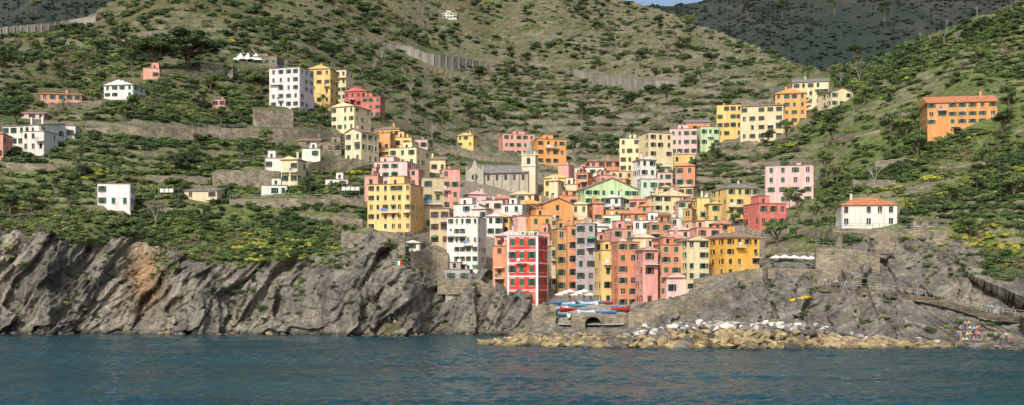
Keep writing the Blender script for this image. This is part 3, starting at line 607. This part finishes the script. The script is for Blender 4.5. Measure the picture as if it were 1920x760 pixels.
def leafmat(name,c,c2):
    t=NT(name);oi=t.n('ObjectInfo');p=t.pos()
    a=t.mix(oi.outputs['Random'],c,c2);a=t.mix(t.ramp(t.noise(p,1.2,3),[(.35,0.),(.7,.5)]),a,tuple(min(1,x*1.8) for x in c2))
    t.col(a);t.b.inputs['Roughness'].default_value=.7;return t.m
LM=[leafmat('leaf_dark_green',(.03,.054,.021),(.055,.085,.03)),leafmat('leaf_mid_green',(.062,.102,.032),(.1,.145,.045)),leafmat('leaf_light_green',(.115,.165,.042),(.17,.21,.065)),
    leafmat('leaf_yellow_green',(.19,.22,.035),(.36,.35,.055)),leafmat('leaf_olive_grey',(.1,.11,.06),(.16,.155,.09)),leafmat('dry_twig_brown',(.13,.098,.065),(.2,.155,.11))]
def clump(n,lobes,leaf,seed,fl=1.,zoff=.45):
    r=np.random.default_rng(seed);V=[];Fs=[]
    ctr=[(r.uniform(-.55,.55),r.uniform(-.55,.55),r.uniform(.1,.6)*fl+zoff*.3,r.uniform(.38,.62)) for _ in range(lobes)]
    for k in range(n):
        c=ctr[k%lobes];d=r.normal(size=3);d/=np.linalg.norm(d)
        if d[2]<-.35: d[2]*=-1
        p=np.array(c[:3])+d*c[3]*r.uniform(.78,1.1)*np.array([1,1,.8*fl])
        nn=d+r.normal(size=3)*.45;nn/=np.linalg.norm(nn);t1=np.cross(nn,r.normal(size=3));t1/=np.linalg.norm(t1);t2=np.cross(nn,t1)
        s=leaf*r.uniform(.6,1.3);i=len(V)
        V+=[p-t1*s,p+t2*s*.55,p+t1*s,p-t2*s*.55];Fs.append((i,i+1,i+2,i+3))
    return V,Fs
def lib(name,V,Fs,m):
    me=bpy.data.meshes.new(name);me.from_pydata([tuple(v) for v in V],[],Fs);me.materials.append(m);return bpy.data.objects.new(name,me)
objs=[]
for k in range(6):
    for v in range(3):
        V,Fs=clump(330 if k!=5 else 170,5+v*2,.15 if k!=5 else .1,100+k*10+v,.9 if k!=3 else .7)
        objs.append(lib(f'shrub_{k}{v}',V,Fs,LM[k]))
RA=np.array(RECT)
def inrect(px,py,mx=2,my=0):
    return bool(np.any((px>RA[:,0]-mx)&(px<RA[:,1]+mx)&(py>RA[:,2]-2)&(py<RA[:,3]+my)))
Nc=84000
ci_=rng.integers(2,NC-2,Nc);ri=rng.integers(30,CR-1,Nc)
px=PXS[ci_];py=TP[ci_,ri];XX=XF[ci_,ri];YY=YF[ci_,ri];ZZ=ZF[ci_,ri];rk=rock[ci_,ri];vl=vil[ci_,ri];wm=wallm[ci_,ri];ct=ctr_[ci_,ri]*(YY>380)
pn=fbm(XX/24,YY/24,None,4,200);p1=.17+.83*sstep(pn-.06*ct,-.28,.12)
rkn=fbm(XX/8,ZZ/8,None,3,210)
prob=p1*(1-rk)+rk*(.03+.45*sstep(rkn,.08,.33)*sstep(np.abs(px-480),270,140)*sstep(py,580,510)+.3*sstep(rkn,.1,.35)*sstep(px,1560,1640)*sstep(py,560,500))
prob*=1-.9*vl;prob*=1-.85*wm*(YY>330)-.55*wm*(YY<=330);prob*=1-.15*ct
kn=fbm(XX/13,YY/13,None,3,220);yn=fbm(XX/9,YY/9,None,2,230)
P=[];S=[];R=[];I=[]
u1=rng.random(Nc);u2=rng.random(Nc);u3=rng.random(Nc)
for k in range(Nc):
    if u1[k]>prob[k] or inrect(px[k],py[k],3,5 if YY[k]>300 else 7): continue
    x,y=px[k],py[k];d=YY[k]
    yel=.004
    if x>1640 and 285<y<480: yel=.35*(yn[k]>.02)
    elif 440<x<590 and 425<y<530: yel=.25*(yn[k]>.02)
    elif x<230 and 300<y<350: yel=.15*(yn[k]>.1)
    elif x>1500 and y>150 or (x<700 and y>250): yel=.012
    if u2[k]<yel: kd=3
    else:
        w_=kn[k]+(u2[k]-.5)*.9+.08*ct[k]
        far=d>420
        if w_<(-.08 if not far else .02): kd=0
        elif w_<(.26 if not far else .28): kd=1
        elif w_<(.5 if not far else .42): kd=2 if (x>1450 or x<700 or u3[k]<.3) else 4
        else: kd=4 if u3[k]<.55 else 5
        if x>1480 and kd==0 and u3[k]<.6: kd=1
        if x>1480 and kd==1 and u3[k]<.45: kd=2
    s=(.5+1.25*u3[k]**2)*np.clip(d/300,.8,2.0)*(.75 if rk[k]>.5 else 1)
    P.append((XX[k],YY[k],ZZ[k]-.15*s));S.append((s*rng.uniform(.9,1.4),s*rng.uniform(.9,1.4),s*rng.uniform(.65,1.1)));R.append((rng.uniform(-.2,.2),rng.uniform(-.2,.2),rng.uniform(0,6.28)));I.append(kd*3+int(rng.integers(3)))
scatter('hillside_shrubs',P,S,R,I,objs)
print('shrubs',len(P))
P=[];S=[];R=[];I=[]
fa=rng.integers(0,len(cx),34000);fb=rng.integers(8,149,34000);fk=fbm(fx[fa,fb]/140,fy[fa,fb]/140,None,3,300)
for k in range(34000):
    a,b=fa[k],fb[k]
    if fk[k]<rng.uniform(-.4,.2): continue
    s=rng.uniform(3,7.);P.append((fx[a,b],fy[a,b],fz2[a,b]-1.8));S.append((s,s,s*.8));R.append((0,0,rng.uniform(0,6)));I.append(int(rng.integers(3)))
M_ff=leafmat('far_forest_leaf',(.028,.043,.032),(.042,.055,.042))
scatter('distant_forest',P,S,R,I,[lib(f'far_tree_{v}',*clump(120,6,.22,700+v,1.),M_ff) for v in range(3)])
# ---------------------------------------------------------------- boulders
def rockmesh(seed,m):
    import bmesh
    bm=bmesh.new();bmesh.ops.create_icosphere(bm,subdivisions=3,radius=1);r=np.random.default_rng(seed)
    pl=[(lambda d:(d/np.linalg.norm(d),r.uniform(.5,.8)))(r.normal(size=3)) for _ in range(10)]
    for v in bm.verts:
        c=np.array(v.co)
        for n,dd in pl:
            e=c@n
            if e>dd: c=c-n*(e-dd)*.96
        v.co=c*(1+.05*r.normal()*.4)*np.array([1.15,.9,.8])
    me=bpy.data.meshes.new(f'boulder_{seed}');bm.to_mesh(me);bm.free();me.materials.append(m);return bpy.data.objects.new(f'boulder_{seed:02d}',me)
def bmat(name,a,b,c):
    t=NT(name);p=t.pos();oi=t.n('ObjectInfo');n=t.noise(p,1.1,6,.7)
    cc=t.ramp(n,[(.3,a),(.5,b),(.72,c)]);cc=t.mix(1.,cc,t.ramp(oi.outputs['Random'],[(0,(.5,.48,.46)),(1,(1.25,1.2,1.1))]),'MULTIPLY')
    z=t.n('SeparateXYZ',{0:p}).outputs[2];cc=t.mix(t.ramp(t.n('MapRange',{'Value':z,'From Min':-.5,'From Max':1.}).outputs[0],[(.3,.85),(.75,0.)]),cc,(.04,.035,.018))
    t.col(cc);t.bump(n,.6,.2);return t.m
MB1=bmat('tan_boulder',(.12,.1,.05),(.33,.265,.145),(.48,.41,.28));MB2=bmat('white_boulder',(.38,.37,.34),(.57,.56,.53),(.72,.71,.67));MB3=bmat('grey_boulder',(.07,.07,.07),(.16,.15,.14),(.27,.25,.22))
bo=[rockmesh(k,MB1) for k in range(0,4)]+[rockmesh(k,MB3) for k in range(4,7)]+[rockmesh(k,MB2) for k in range(7,10)]
P=[];S=[];R=[];I=[]
def addb(x,y,z,s,i): 
    P.append((x,y,z));S.append((s*rng.uniform(.85,1.4),s*rng.uniform(.8,1.2),s*rng.uniform(.65,1.)));R.append((rng.uniform(-.5,.5),rng.uniform(-.5,.5),rng.uniform(0,6.28)));I.append(i)
for k in range(1250):
    x=rng.uniform(905,1790);d=rng.random();front=np.interp(x,[905,1000,1150,1400,1790],[200,193,190,188,186])+fbm(np.array([x/40.]),np.array([0.]),None,2,400)[0]*5
    depth=np.interp(x,[905,1000,1180,1300,1500,1790],[3,8,14,22,20,10]);Yy=front+d*depth
    hz=np.interp(x,[905,960,1180,1300,1480,1650,1790],[.2,1.1,1.8,3.8,3.4,1.4,.4])*np.sin(min(1,d*1.25)*math.pi/2+.1)
    tan=d<.45 or x<1170
    s=rng.choice([.7,.9,1.2,1.6,2.1],p=[.25,.25,.25,.15,.1]) if tan else rng.uniform(.35,1.2)
    if x<960: s*=.7
    i=(int(rng.integers(0,4)) if rng.random()<.8 else int(rng.integers(4,7))) if tan else (int(rng.integers(7,10)) if rng.random()<(.5 if 1190<x<1500 else .25) else int(rng.integers(4,7)))
    addb((x-CX)/F*Yy,Yy,hz-.5*s+rng.uniform(-.1,.5),s,i)
for k in range(240):
    x=rng.uniform(1190,1560);Yy=Yat(x,612)-rng.uniform(0,5);addb((x-CX)/F*Yy,Yy,max(.2,gz((x-CX)/F*Yy,Yy))+.2,rng.uniform(.4,1.),int(rng.integers(4,10)))
for k in range(260):
    x=rng.uniform(-100,900);j=int((x-PXS[0])/2.4);Yy=YF[j,8]-rng.uniform(-1,1.5);addb((x-CX)/F*Yy,Yy,-.1,rng.uniform(.4,1.3)*(1.4 if 240<x<330 else .8),int(rng.integers(4,7)) if rng.random()<.8 else 1)
for k in range(160):
    x=rng.uniform(960,1060);Yy=Yat(x,612)-rng.uniform(0,8);addb((x-CX)/F*Yy,Yy,.3,rng.uniform(.4,1.1),int(rng.integers(0,7)))
for k in range(160):
    x=rng.uniform(1780,2100);j=int((x-PXS[0])/2.4);Yy=YF[j,8]-rng.uniform(-1,3);addb((x-CX)/F*Yy,Yy,0,rng.uniform(.4,1.4),int(rng.integers(4,7)))
scatter('breakwater_boulders',P,S,R,I,bo)
# ---------------------------------------------------------------- trees
def treemesh(kind,seed):
    r=random.Random(seed);tr=MB();V=[];Fs=[]
    def limb(a,b,r0,r1,seg=3):
        p=Vector(a);b=Vector(b);L_=(b-p).length;prev=p
        for k in range(1,seg+1):
            f=k/seg;nx=p.lerp(b,f)+Vector((r.uniform(-1,1),r.uniform(-1,1),0))*L_*.05*(k<seg);tr.tube(prev,nx,r0+(r1-r0)*(k-1)/seg,r0+(r1-r0)*f,6);prev=nx
    def cl(c,sx,sz,n,leaf,sd):
        v,f=clump(n,5,leaf,sd);i=len(V)
        for q in v: V.append((q[0]*sx+c[0],q[1]*sx+c[1],(q[2]-.4)*sz+c[2]))
        for q in f: Fs.append(tuple(i+k for k in q))
    if kind=='pine':
        limb((0,0,-1),(.3,0,5),.45,.3,4)
        for k in range(20):
            a=k*2.4;d=r.uniform(1.5,7.);e=(math.cos(a)*d+.3,math.sin(a)*d*.8,8.1-d*d*.045+r.uniform(-.6,.3));limb((.3,0,r.uniform(3.2,5)),(e[0],e[1],e[2]-.5),.2,.06)
            cl(e,r.uniform(2.2,3.),r.uniform(1.3,1.9),420,.12,seed*50+k)
        for k in range(12):
            a=k*2.1;d=r.uniform(0,3.8);cl((math.cos(a)*d,math.sin(a)*d,r.uniform(8.,9.)),2.6,1.6,380,.12,seed*50+30+k)
    elif kind=='round':
        limb((0,0,-.8),(.1,0,2.2),.22,.15,3)
        for k in range(10):
            a=k*2.4;d=r.uniform(.5,1.6);e=(math.cos(a)*d,math.sin(a)*d,r.uniform(2.4,4.6)-d*.3);limb((.1,0,r.uniform(1.3,2.2)),e,.09,.03);cl(e,r.uniform(.8,1.2),r.uniform(.7,1.1),170,.17,seed*50+k)
    elif kind=='cypress':
        limb((0,0,-.5),(0,0,6.5),.16,.03,4)
        for k in range(14):
            z_=.8+k*.5;w_=.75*math.sin(min(1,(7.9-z_)/6.5)*1.5)
            for s in range(4):
                a=s*1.57+k;e=(math.cos(a)*w_*.45,math.sin(a)*w_*.45,z_);tr.tube((0,0,z_-.2),e,.03,.015,4)
            cl((0,0,z_),w_,.7,90,.16,seed*50+k)
    elif kind=='palm':
        limb((0,0,-.5),(.2,0,4),.22,.16,4)
        for k in range(20):
            a=k*2.39;u=r.uniform(-.2,1.);d=Vector((math.cos(a),math.sin(a),0));p=Vector((.2,0,4))
            for s in range(6):
                nx=p+d*.42+Vector((0,0,.42*(u-s*.28)));sd=d.cross(Vector((0,0,1)))*.28*(1-s/7);i=len(V)
                V+= [tuple(p-sd+Vector((0,0,-.1))),tuple(nx-sd*.8+Vector((0,0,-.1))),tuple(nx),tuple(p)];Fs.append((i,i+1,i+2,i+3));i=len(V)
                V+= [tuple(p+sd+Vector((0,0,-.1))),tuple(nx+sd*.8+Vector((0,0,-.1))),tuple(nx),tuple(p)];Fs.append((i,i+1,i+2,i+3));p=nx
    elif kind=='bare':
        def br(p,d,l,rad,dep):
            q_=p+d*l;tr.tube(p,q_,rad,rad*.62,5)
            if dep==0: return
            for _ in range(3):
                nd=(d+Vector((r.uniform(-1,1),r.uniform(-1,1),r.uniform(-.3,.6)))*.6).normalized();br(q_,nd,l*.72,rad*.6,dep-1)
        br(Vector((0,0,-.5)),Vector((0,0,1)),2.2,.22,5)
    me=tr.mesh(kind+'_trunk',[M_bark if kind!='bare' else plain('pale_bark',(.3,.26,.22))]);mc=None
    if Fs: mc=bpy.data.meshes.new(kind+'_crown');mc.from_pydata([tuple(v) for v in V],[],Fs)
    return me,mc
TM={}
def tree(kind,name,px,py,s,lm,seed=0,loc=None):
    k=(kind,seed,lm)
    if k not in TM:
        a,b=treemesh(kind,seed)
        if b: b.materials.append(LM[lm])
        TM[k]=(a,b)
    a,b=TM[k];loc=loc or W(px,py);e=empty(name,loc,random.uniform(0,6.28) if kind!='pine' else 0);e.scale=(s,)*3
    o=link(bpy.data.objects.new('trunk',a));o.parent=e
    if b: o=link(bpy.data.objects.new('crown',b));o.parent=e
tree('pine','umbrella_pine_tree',352,134,1.6,0,1);tree('pine','umbrella_pine_tree',288,138,1.3,1,2)
tree('pine','umbrella_pine_tree',490,178,.85,1,3);tree('round','tree',425,150,1.3,1,1)
for a in [(605,200,1.0),(175,190,.9),(1530,400,.6),(120,208,.8)]: tree('palm','palm_tree',a[0],a[1],a[2],2,1)
tree('bare','bare_tree',1612,160,1.35,5,1);tree('bare','bare_tree',715,112,1.2,5,2);tree('bare','bare_tree',292,425,1.1,5,1);tree('bare','bare_tree',1795,85,.7,5,2);tree('bare','bare_tree',680,150,1.2,5,1)
for a in [(1770,80,.7,1),(1745,85,.6,2),(760,150,1.3,1),(700,135,1.2,2),(770,185,1.3,2),(810,260,1.2,1),(1575,165,.9,2),(1640,350,.9,1)]: tree('bare','bare_tree',a[0],a[1],a[2],5,a[3])
TL=[(735,490,.9,1),(1495,395,1.2,1),(1480,388,1.1,2),(1455,470,1.5,1),(1375,425,.9,1),(1395,420,.9,0),(1215,345,1.,1),(1235,335,1.,1),(1475,265,1.4,1),(1440,275,1.2,0),(1340,300,1.2,1),(1320,320,1.2,2),(1300,330,1.1,1),(1100,290,1.4,0),(1075,288,1.5,0),(1130,285,1.4,1),(1150,292,1.3,0),
(580,370,1.1,0),(250,215,1.3,1),(300,190,1.4,1),(460,165,1.4,1),(470,190,1.2,2),(395,170,1.2,1),(370,205,1.1,4),(20,410,1.2,0),(60,395,1.1,1),(150,330,1.0,1),(130,395,1.2,1),(350,315,1.2,0),(450,300,1.1,1),(30,240,1.3,1),(10,130,1.8,0),(110,150,1.4,1),
(1550,330,1.4,1),(1570,345,1.3,2),(1720,305,1.4,1),(1620,200,1.5,2),(1670,250,1.3,1),(1850,330,1.4,1),(1880,262,1.5,0),(1710,245,1.3,1),(1700,265,1.2,2),(1900,380,1.3,1),(1820,450,1.2,1),(1780,395,1.2,2),(1560,270,1.2,1),(1505,215,1.3,0),(1545,205,1.2,1),
(930,240,1.6,0),(880,215,1.6,1),(830,240,1.6,1),(780,205,1.8,1),(745,170,1.9,1),(820,180,1.9,0),(900,160,2.2,0),(1000,230,1.8,1),(1180,210,2.,0),(1250,195,2.,0),(1300,170,2.2,1),(1200,130,2.4,0),(640,110,1.8,1),(600,85,1.9,0),(540,100,1.6,1),(250,110,1.6,0),(220,90,1.7,0),(180,110,1.5,1)]
tr_=random.Random(3)
for k in range(90):
    x=tr_.uniform(0,1900);y=tr_.uniform(20,400)
    if 690<x<1440 and y>250 or inrect(x,y,12,22): continue
    d=Yat(x,y);TL.append((x,y,min(2.4,.9*d/280)*tr_.uniform(.8,1.2),tr_.choice([0,0,1,1,2])))
for k,a in enumerate(TL): tree('round',['olive_tree','chestnut_tree','fig_tree'][a[3]%3],a[0],a[1],a[2],a[3],1+k%3)
for a in [(152,300,.9),(1515,150,1.2),(470,120,1.),(985,250,1.3)]: tree('cypress','cypress_tree',a[0],a[1],a[2],0,1)
# ---------------------------------------------------------------- props
def umb(name='white_parasol'):
    mb=MB();mb.tube((0,0,0),(0,0,2.5),.04,.04,5,1);n=8
    R_=[(1.7*math.cos(2*math.pi*k/n),1.7*math.sin(2*math.pi*k/n),2.05) for k in range(n)]
    for k in range(n):
        a,b=R_[k],R_[(k+1)%n];mb.face([a,b,(0,0,2.65)]);mb.quad((a[0],a[1],1.85),(b[0],b[1],1.85),b,a)
    return mb.mesh(name,[M_canvas,M_metal])
um=umb()
for k in range(7):
    px_=1050+k*9;o=link(bpy.data.objects.new('white_parasol',um));o.location=W(px_,566-(k%3)*3,256)+Vector((0,0,-.3));o.rotation_euler=(0,0,k);o.scale=(.72,.72,.95)
for px_,py_ in [(1452,502),(1468,501),(1486,502),(1504,503),(1518,504),(1532,494),(1215,560),(1228,557)]:
    o=link(bpy.data.objects.new('white_parasol',um));o.location=W(px_,py_)+Vector((0,-1.5,.3));o.scale=(.8,.8,.9)
for px_ in (448,462,477):
    mb=MB();Yt=Yat(462,118)-2;b=3.0
    for sx in(-b,b):
        for sy in(0,2*b): mb.tube((sx,sy,-1),(sx,sy,2.2),.06,.06,5,1)
    cs=[(-b,0,2.2),(b,0,2.2),(b,2*b,2.2),(-b,2*b,2.2)]
    for k in range(4):
        a,c2=Vector(cs[k]),Vector(cs[(k+1)%4]);m1=a.lerp(Vector((0,b,5.2)),.55)-Vector((0,0,.6));m2=c2.lerp(Vector((0,b,5.2)),.55)-Vector((0,0,.6))
        mb.quad(a,c2,m2,m1);mb.face([m1,m2,(0,b,5.4)])
        mb.quad(a-Vector((0,0,.35)),c2-Vector((0,0,.35)),c2,a)
    o=mb.obj('marquee_tent',[M_canvas,M_metal]);o.location=W(px_,121,Yt)
def boatmesh(L_,B_,D_,cover):
    mb=MB();S_=[];ns=12
    for k in range(ns+1):
        f=k/ns;w_=B_/2*(math.sin(math.pi*min(1,f*.92+.14))**.7 if f<1 else .03);sh=D_*(1+.35*(2*f-1)**2);w_=max(w_,.03)
        x=(f-.5)*L_
        S_.append([(x,-w_,sh),(x,-w_*.85,sh*.45),(x,-w_*.3,.05),(x,w_*.3,.05),(x,w_*.85,sh*.45),(x,w_,sh),(x,w_*.85,sh-.02),(x,w_*.7,sh*.45),(x,-w_*.7,sh*.45),(x,-w_*.85,sh-.02)])
    for a,b in zip(S_,S_[1:]):
        for j in range(9):
            mb.quad(a[j],b[j],b[j+1],a[j+1],0 if j<5 else 1)
        mb.quad(a[9],b[9],b[0],a[0],1)
        if cover: mb.quad(a[0],b[0],(b[0][0],0,b[0][2]+.3),(a[0][0],0,a[0][2]+.3),2);mb.quad(a[5],b[5],(b[0][0],0,b[0][2]+.3),(a[0][0],0,a[0][2]+.3),2)
    mb.face(S_[0][:6],0)
    for f in(.3,.55,.75):
        x=(f-.5)*L_;mb.box((x,-B_*.4,D_*.75),(.25,0,0),(0,B_*.8,0),(0,0,.05),1)
    return mb.mesh('rowing_boat',[M_obj,M_trim,plain('boat_cover_blue',(.05,.15,.35),.7)])
bA,bB=boatmesh(5,1.9,.75,False),boatmesh(5.4,2.,.8,True)
bc=[(.1,.25,.55),(.75,.75,.72),(.55,.05,.04),(.1,.4,.5),(.75,.75,.72),(.1,.35,.2)]
bp=[(1048,578),(1062,580),(1078,576),(1092,577),(1105,579),(1118,581),(1130,577),(1050,588),(1066,590),(1085,583),(1100,586),(1122,588),(1140,586),(1162,590),(1146,578),(1056,600),(1072,603)]
for k,(a,b) in enumerate(bp):
    o=link(bpy.data.objects.new('rowing_boat',[bA,bB][k%3==1]));g=W(a,b);o.location=g+Vector((0,-.3,.8));
    if 1085<a<1150 and b>580: o.location=(W(a,590,Ya+2+k%3*2)+Vector((0,0,.15)))
    o.rotation_euler=(0,0,random.choice([.3,1.2,-.5,2.6,.1]));o.color=(*(bc[k%6] if a!=1162 else bc[2]),1);o.scale=(.8,.8,.9)
bk=boatmesh(4.6,.9,.4,False);bk.materials[1]=M_obj;o=link(bpy.data.objects.new('yellow_kayak',bk));o.location=W(1495,570)+Vector((0,-2.6,.8));o.rotation_euler=(.5,-.2,.1);o.color=(.85,.6,.03,1)
mb=MB();mb.tube((0,0,-2),(0,0,4.2),.06,.05,6,3)
for k in range(9):
    x0_,x1_=.06+k*.2,.06+(k+1)*.2;y0,y1=math.sin(k*.9)*.12*(k/9),math.sin((k+1)*.9)*.12*((k+1)/9);mb.quad((x0_,y0,3),(x1_,y1,3),(x1_,y1,4.1),(x0_,y0,4.1),k//3)
o=mb.obj('italian_flag_on_pole',[plain('flag_green',(.02,.3,.08)),M_canvas,plain('flag_red',(.6,.03,.03)),M_metal]);o.location=W(742,518)+Vector((0,-1,0));o.scale=(.8,.8,.8)
pl=[(1725,88),(1832,42),(1905,12),(1775,66)]
for a,b in pl:
    mb=MB();mb.tube((0,0,-1),(0,0,5.5),.11,.08,6);mb.box((-.8,-.05,4.9),(1.6,0,0),(0,.1,0),(0,0,.12));mb.box((-.5,-.04,4.3),(1.,0,0),(0,.1,0),(0,0,.1));mb.obj('utility_pole',[M_conc]).location=W(a,b+3)
pg=W(1590,500)+Vector((0,-1,0));mb=MB();Wd=9
for k in range(4):
    for y in(0,3.5): mb.tube((k*3,y,-1),(k*3,y,2.6),.07,.07,5)
for k in range(10): mb.box((-.4+k*1.05,-.3,2.62),(.1,0,0),(0,4.3,0),(0,0,.1))
mb.box((-.5,-.31,2.5),(10.4,0,0),(0,.1,0),(0,0,.12));mb.box((-.5,3.5,2.5),(10.4,0,0),(0,.1,0),(0,0,.12));mb.quad((-.5,-.3,2.75),(9.9,-.3,2.75),(9.9,4,2.95),(-.5,4,2.95),1)
mb.obj('cafe_pergola',[M_wood,M_metal]).location=pg
for (a,b,n) in ((640,368,4),(1440,415,3),(300,372,3)):
    mb=MB();L_=5
    for x in(0,L_): mb.tube((x,0,-.5),(x,0,2.1),.04,.04,5)
    mb.tube((0,0,2),(L_,0,2),.015,.015,4)
    for k in range(n): mb.quad((.3+k*1.2,0,1.),(1.3+k*1.2,.05,1.05),(1.3+k*1.2,0,2.),(.3+k*1.2,0,2.),1)
    mb.obj('clothes_line',[M_metal,M_canvas]).location=W(a,b)+Vector((0,-1,.4))
# ---------------------------------------------------------------- people
def person(pose):
    J={'pel':(0,0,.95,.14),'ch':(0,0,1.27,.15),'nk':(0,0,1.5,.06),'hd':(0,-.01,1.6,.09),'ht':(0,0,1.72,.085)}
    E=[('pel','ch'),('ch','nk'),('nk','hd'),('hd','ht')];K={'pel':1,'ch':0,'nk':2,'hd':2,'ht':3}
    for s,t in((-1,'l'),(1,'r')):
        st=.22*s if pose=='walk' else 0
        J.update({'sh'+t:(.18*s,0,1.41,.06),'el'+t:(.25*s,st*.5+.02,1.14,.045),'wr'+t:(.26*s,-.08+st*.6,.9,.032),'ha'+t:(.26*s,-.11+st*.6,.81,.04),
          'hp'+t:(.1*s,0,.88,.1),'kn'+t:(.11*s,-.03-st,.5,.065),'an'+t:(.11*s,.03-st*1.1,.09,.045),'to'+t:(.12*s,-.13-st*1.1,.045,.04)})
        if pose=='sit': J.update({'kn'+t:(.13*s,-.42,.92-.05,.07),'an'+t:(.13*s,-.44,.5,.045),'to'+t:(.13*s,-.58,.45,.04),'wr'+t:(.17*s,-.25,1.02,.032),'ha'+t:(.15*s,-.33,.98,.04)})
        E+=[('ch','sh'+t),('sh'+t,'el'+t),('el'+t,'wr'+t),('wr'+t,'ha'+t),('pel','hp'+t),('hp'+t,'kn'+t),('kn'+t,'an'+t),('an'+t,'to'+t)]
        K.update({'sh'+t:0,'el'+t:0,'wr'+t:2,'ha'+t:2,'hp'+t:1,'kn'+t:1,'an'+t:1,'to'+t:4})
    nm=list(J);me=bpy.data.meshes.new('p');me.from_pydata([J[n][:3] for n in nm],[(nm.index(a),nm.index(b)) for a,b in E],[])
    o=link(bpy.data.objects.new('p',me));o.modifiers.new('s','SKIN')
    for k,n in enumerate(nm): me.skin_vertices[0].data[k].radius=(J[n][3],J[n][3]*.8)
    me.skin_vertices[0].data[0].use_root=True;o.modifiers.new('ss','SUBSURF').levels=1
    dg=bpy.context.evaluated_depsgraph_get();m2=bpy.data.meshes.new_from_object(o.evaluated_get(dg));bpy.data.objects.remove(o)
    m2.materials.clear()
    for m in PM: m2.materials.append(m)
    jp=[Vector(J[n][:3]) for n in nm]
    for p_ in m2.polygons:
        c=p_.center;d=[(c-j).length/(J[nm[i]][3]+.05) for i,j in enumerate(jp)];p_.material_index=K[nm[int(np.argmin(d))]];p_.use_smooth=True
    if pose=='sit': m2.transform(Matrix.Translation((0,0,-.82)))
    return m2
PM=[M_obj,plain('dark_trousers',(.04,.05,.09)),plain('skin',(.5,.3,.2)),plain('hair',(.05,.03,.02)),plain('shoes',(.05,.05,.05))]
pms={k:person(k) for k in('stand','walk','sit')}
pc_=[(.7,.7,.7),(.5,.08,.08),(.08,.15,.4),(.05,.05,.06),(.7,.55,.2),(.3,.5,.6),(.6,.3,.4)]
mb=MB();ld=W(1822,640);Yl=ld.y-2
la=W(1792,641,Yl);lb=W(1920,646,Yl)
for (p0,p1,dz,th_) in ((la,lb,0,3.),(la+Vector((1,2.2,.9)),lb+Vector((0,2.2,.9)),0,3.),(la+Vector((2,4.4,1.8)),lb+Vector((0,4.4,1.8)),0,3.)):
    mb.quad(p0,p1,p1+Vector((0,th_,0)),p0+Vector((0,th_,0)));mb.quad(p0-Vector((0,0,3)),p1-Vector((0,0,3)),p1,p0);mb.quad(p0-Vector((0,0,3)),p0,p0+Vector((0,th_,0)),p0+Vector((0,th_,-3)))
mb.obj('stone_landing_steps',[M_stone])
def addp(pose,loc,r=None,k=0):
    o=link(bpy.data.objects.new({'stand':'standing_person','walk':'walking_person','sit':'sitting_person'}[pose],pms[pose]));o.location=loc;o.rotation_euler=(0,0,random.uniform(-.8,.8) if r is None else r);o.color=(*random.choice(pc_),1)
for k in range(24):
    row=k%3;x=random.uniform(.6,4.6);addp('sit' if k%4 else 'stand',la+Vector((row+x,2.2*row+.35 if k%4 else 2.2*row+1.4,.9*row+.04)))
for k in range(4): addp('sit' if k%2 else 'stand',la+Vector((7+k*.9,.5,.03)))
for a in [(1551,543),(1556,543),(1562,544),(1572,545),(1590,546),(1700,556),(1716,559),(1812,582),(1858,594),(1864,594),(1890,598),(1905,599)]: 
    ua=(a[0]-CX)/F;s=max(i for i in range(len(pp)-1) if pp[i].x/pp[i].y<=ua);A_,B_=pp[s],pp[s+1]
    f=(ua*A_.y-A_.x)/((B_.x-A_.x)-ua*(B_.y-A_.y));addp('walk' if a[0]%2 else 'stand',A_+(B_-A_)*f+Vector((0,1.,.02)))
for a,b in [(1068,566),(1095,566),(1108,568),(1150,574),(1160,575),(1170,574),(1110,572)]: addp('walk',W(a,b+4)+Vector((0,0,.55)))
jj=int((738-PXS[0])/2.4);rowi=int(np.argmin(np.abs(TP[jj,6:200]-608)))+6
mb=MB();b0=Vector((XF[jj,rowi],YF[jj,rowi],ZF[jj,rowi]));mb.box(b0+Vector((-1.5,-1.8,-3)),(3.4,.3,.1),(0,3,0),(.1,.2,3.));mb.obj('rock_ledge',[M_ter])
addp('stand',b0+Vector((-.6,-.9,.02)));addp('sit',b0+Vector((.6,-.9,.05)))
# ---------------------------------------------------------------- camera, light
cd=bpy.data.cameras.new('camera');cam=link(bpy.data.objects.new('camera',cd));cam.location=(0,0,H);cam.rotation_euler=(math.radians(90),0,0)
cd.sensor_width=36;cd.lens=F/1920*36;cd.shift_y=(HY-380)/1920;cd.clip_end=9000;cd.clip_start=.5;scene.camera=cam
el=math.radians(43);az=math.radians(198)
w=bpy.data.worlds.new('World');scene.world=w;w.use_nodes=True;nt=w.node_tree;sk=nt.nodes.new('ShaderNodeTexSky');sk.sky_type='NISHITA';sk.sun_disc=False;sk.sun_elevation=el;sk.sun_rotation=az;sk.dust_density=4.
bg=nt.nodes['Background'];bg.inputs[1].default_value=.15;nt.links.new(sk.outputs[0],bg.inputs[0])
sd=bpy.data.lights.new('sun','SUN');sd.energy=3.2;sd.angle=math.radians(3);sd.color=(1,.96,.9);so=link(bpy.data.objects.new('sun',sd))
dv=Vector((math.sin(az)*math.cos(el),math.cos(az)*math.cos(el),math.sin(el)));so.rotation_euler=dv.to_track_quat('Z','Y').to_euler()
scene.view_settings.view_transform='Standard';scene.view_settings.look='None';scene.view_settings.exposure=0
print('objects',len(bpy.data.objects))
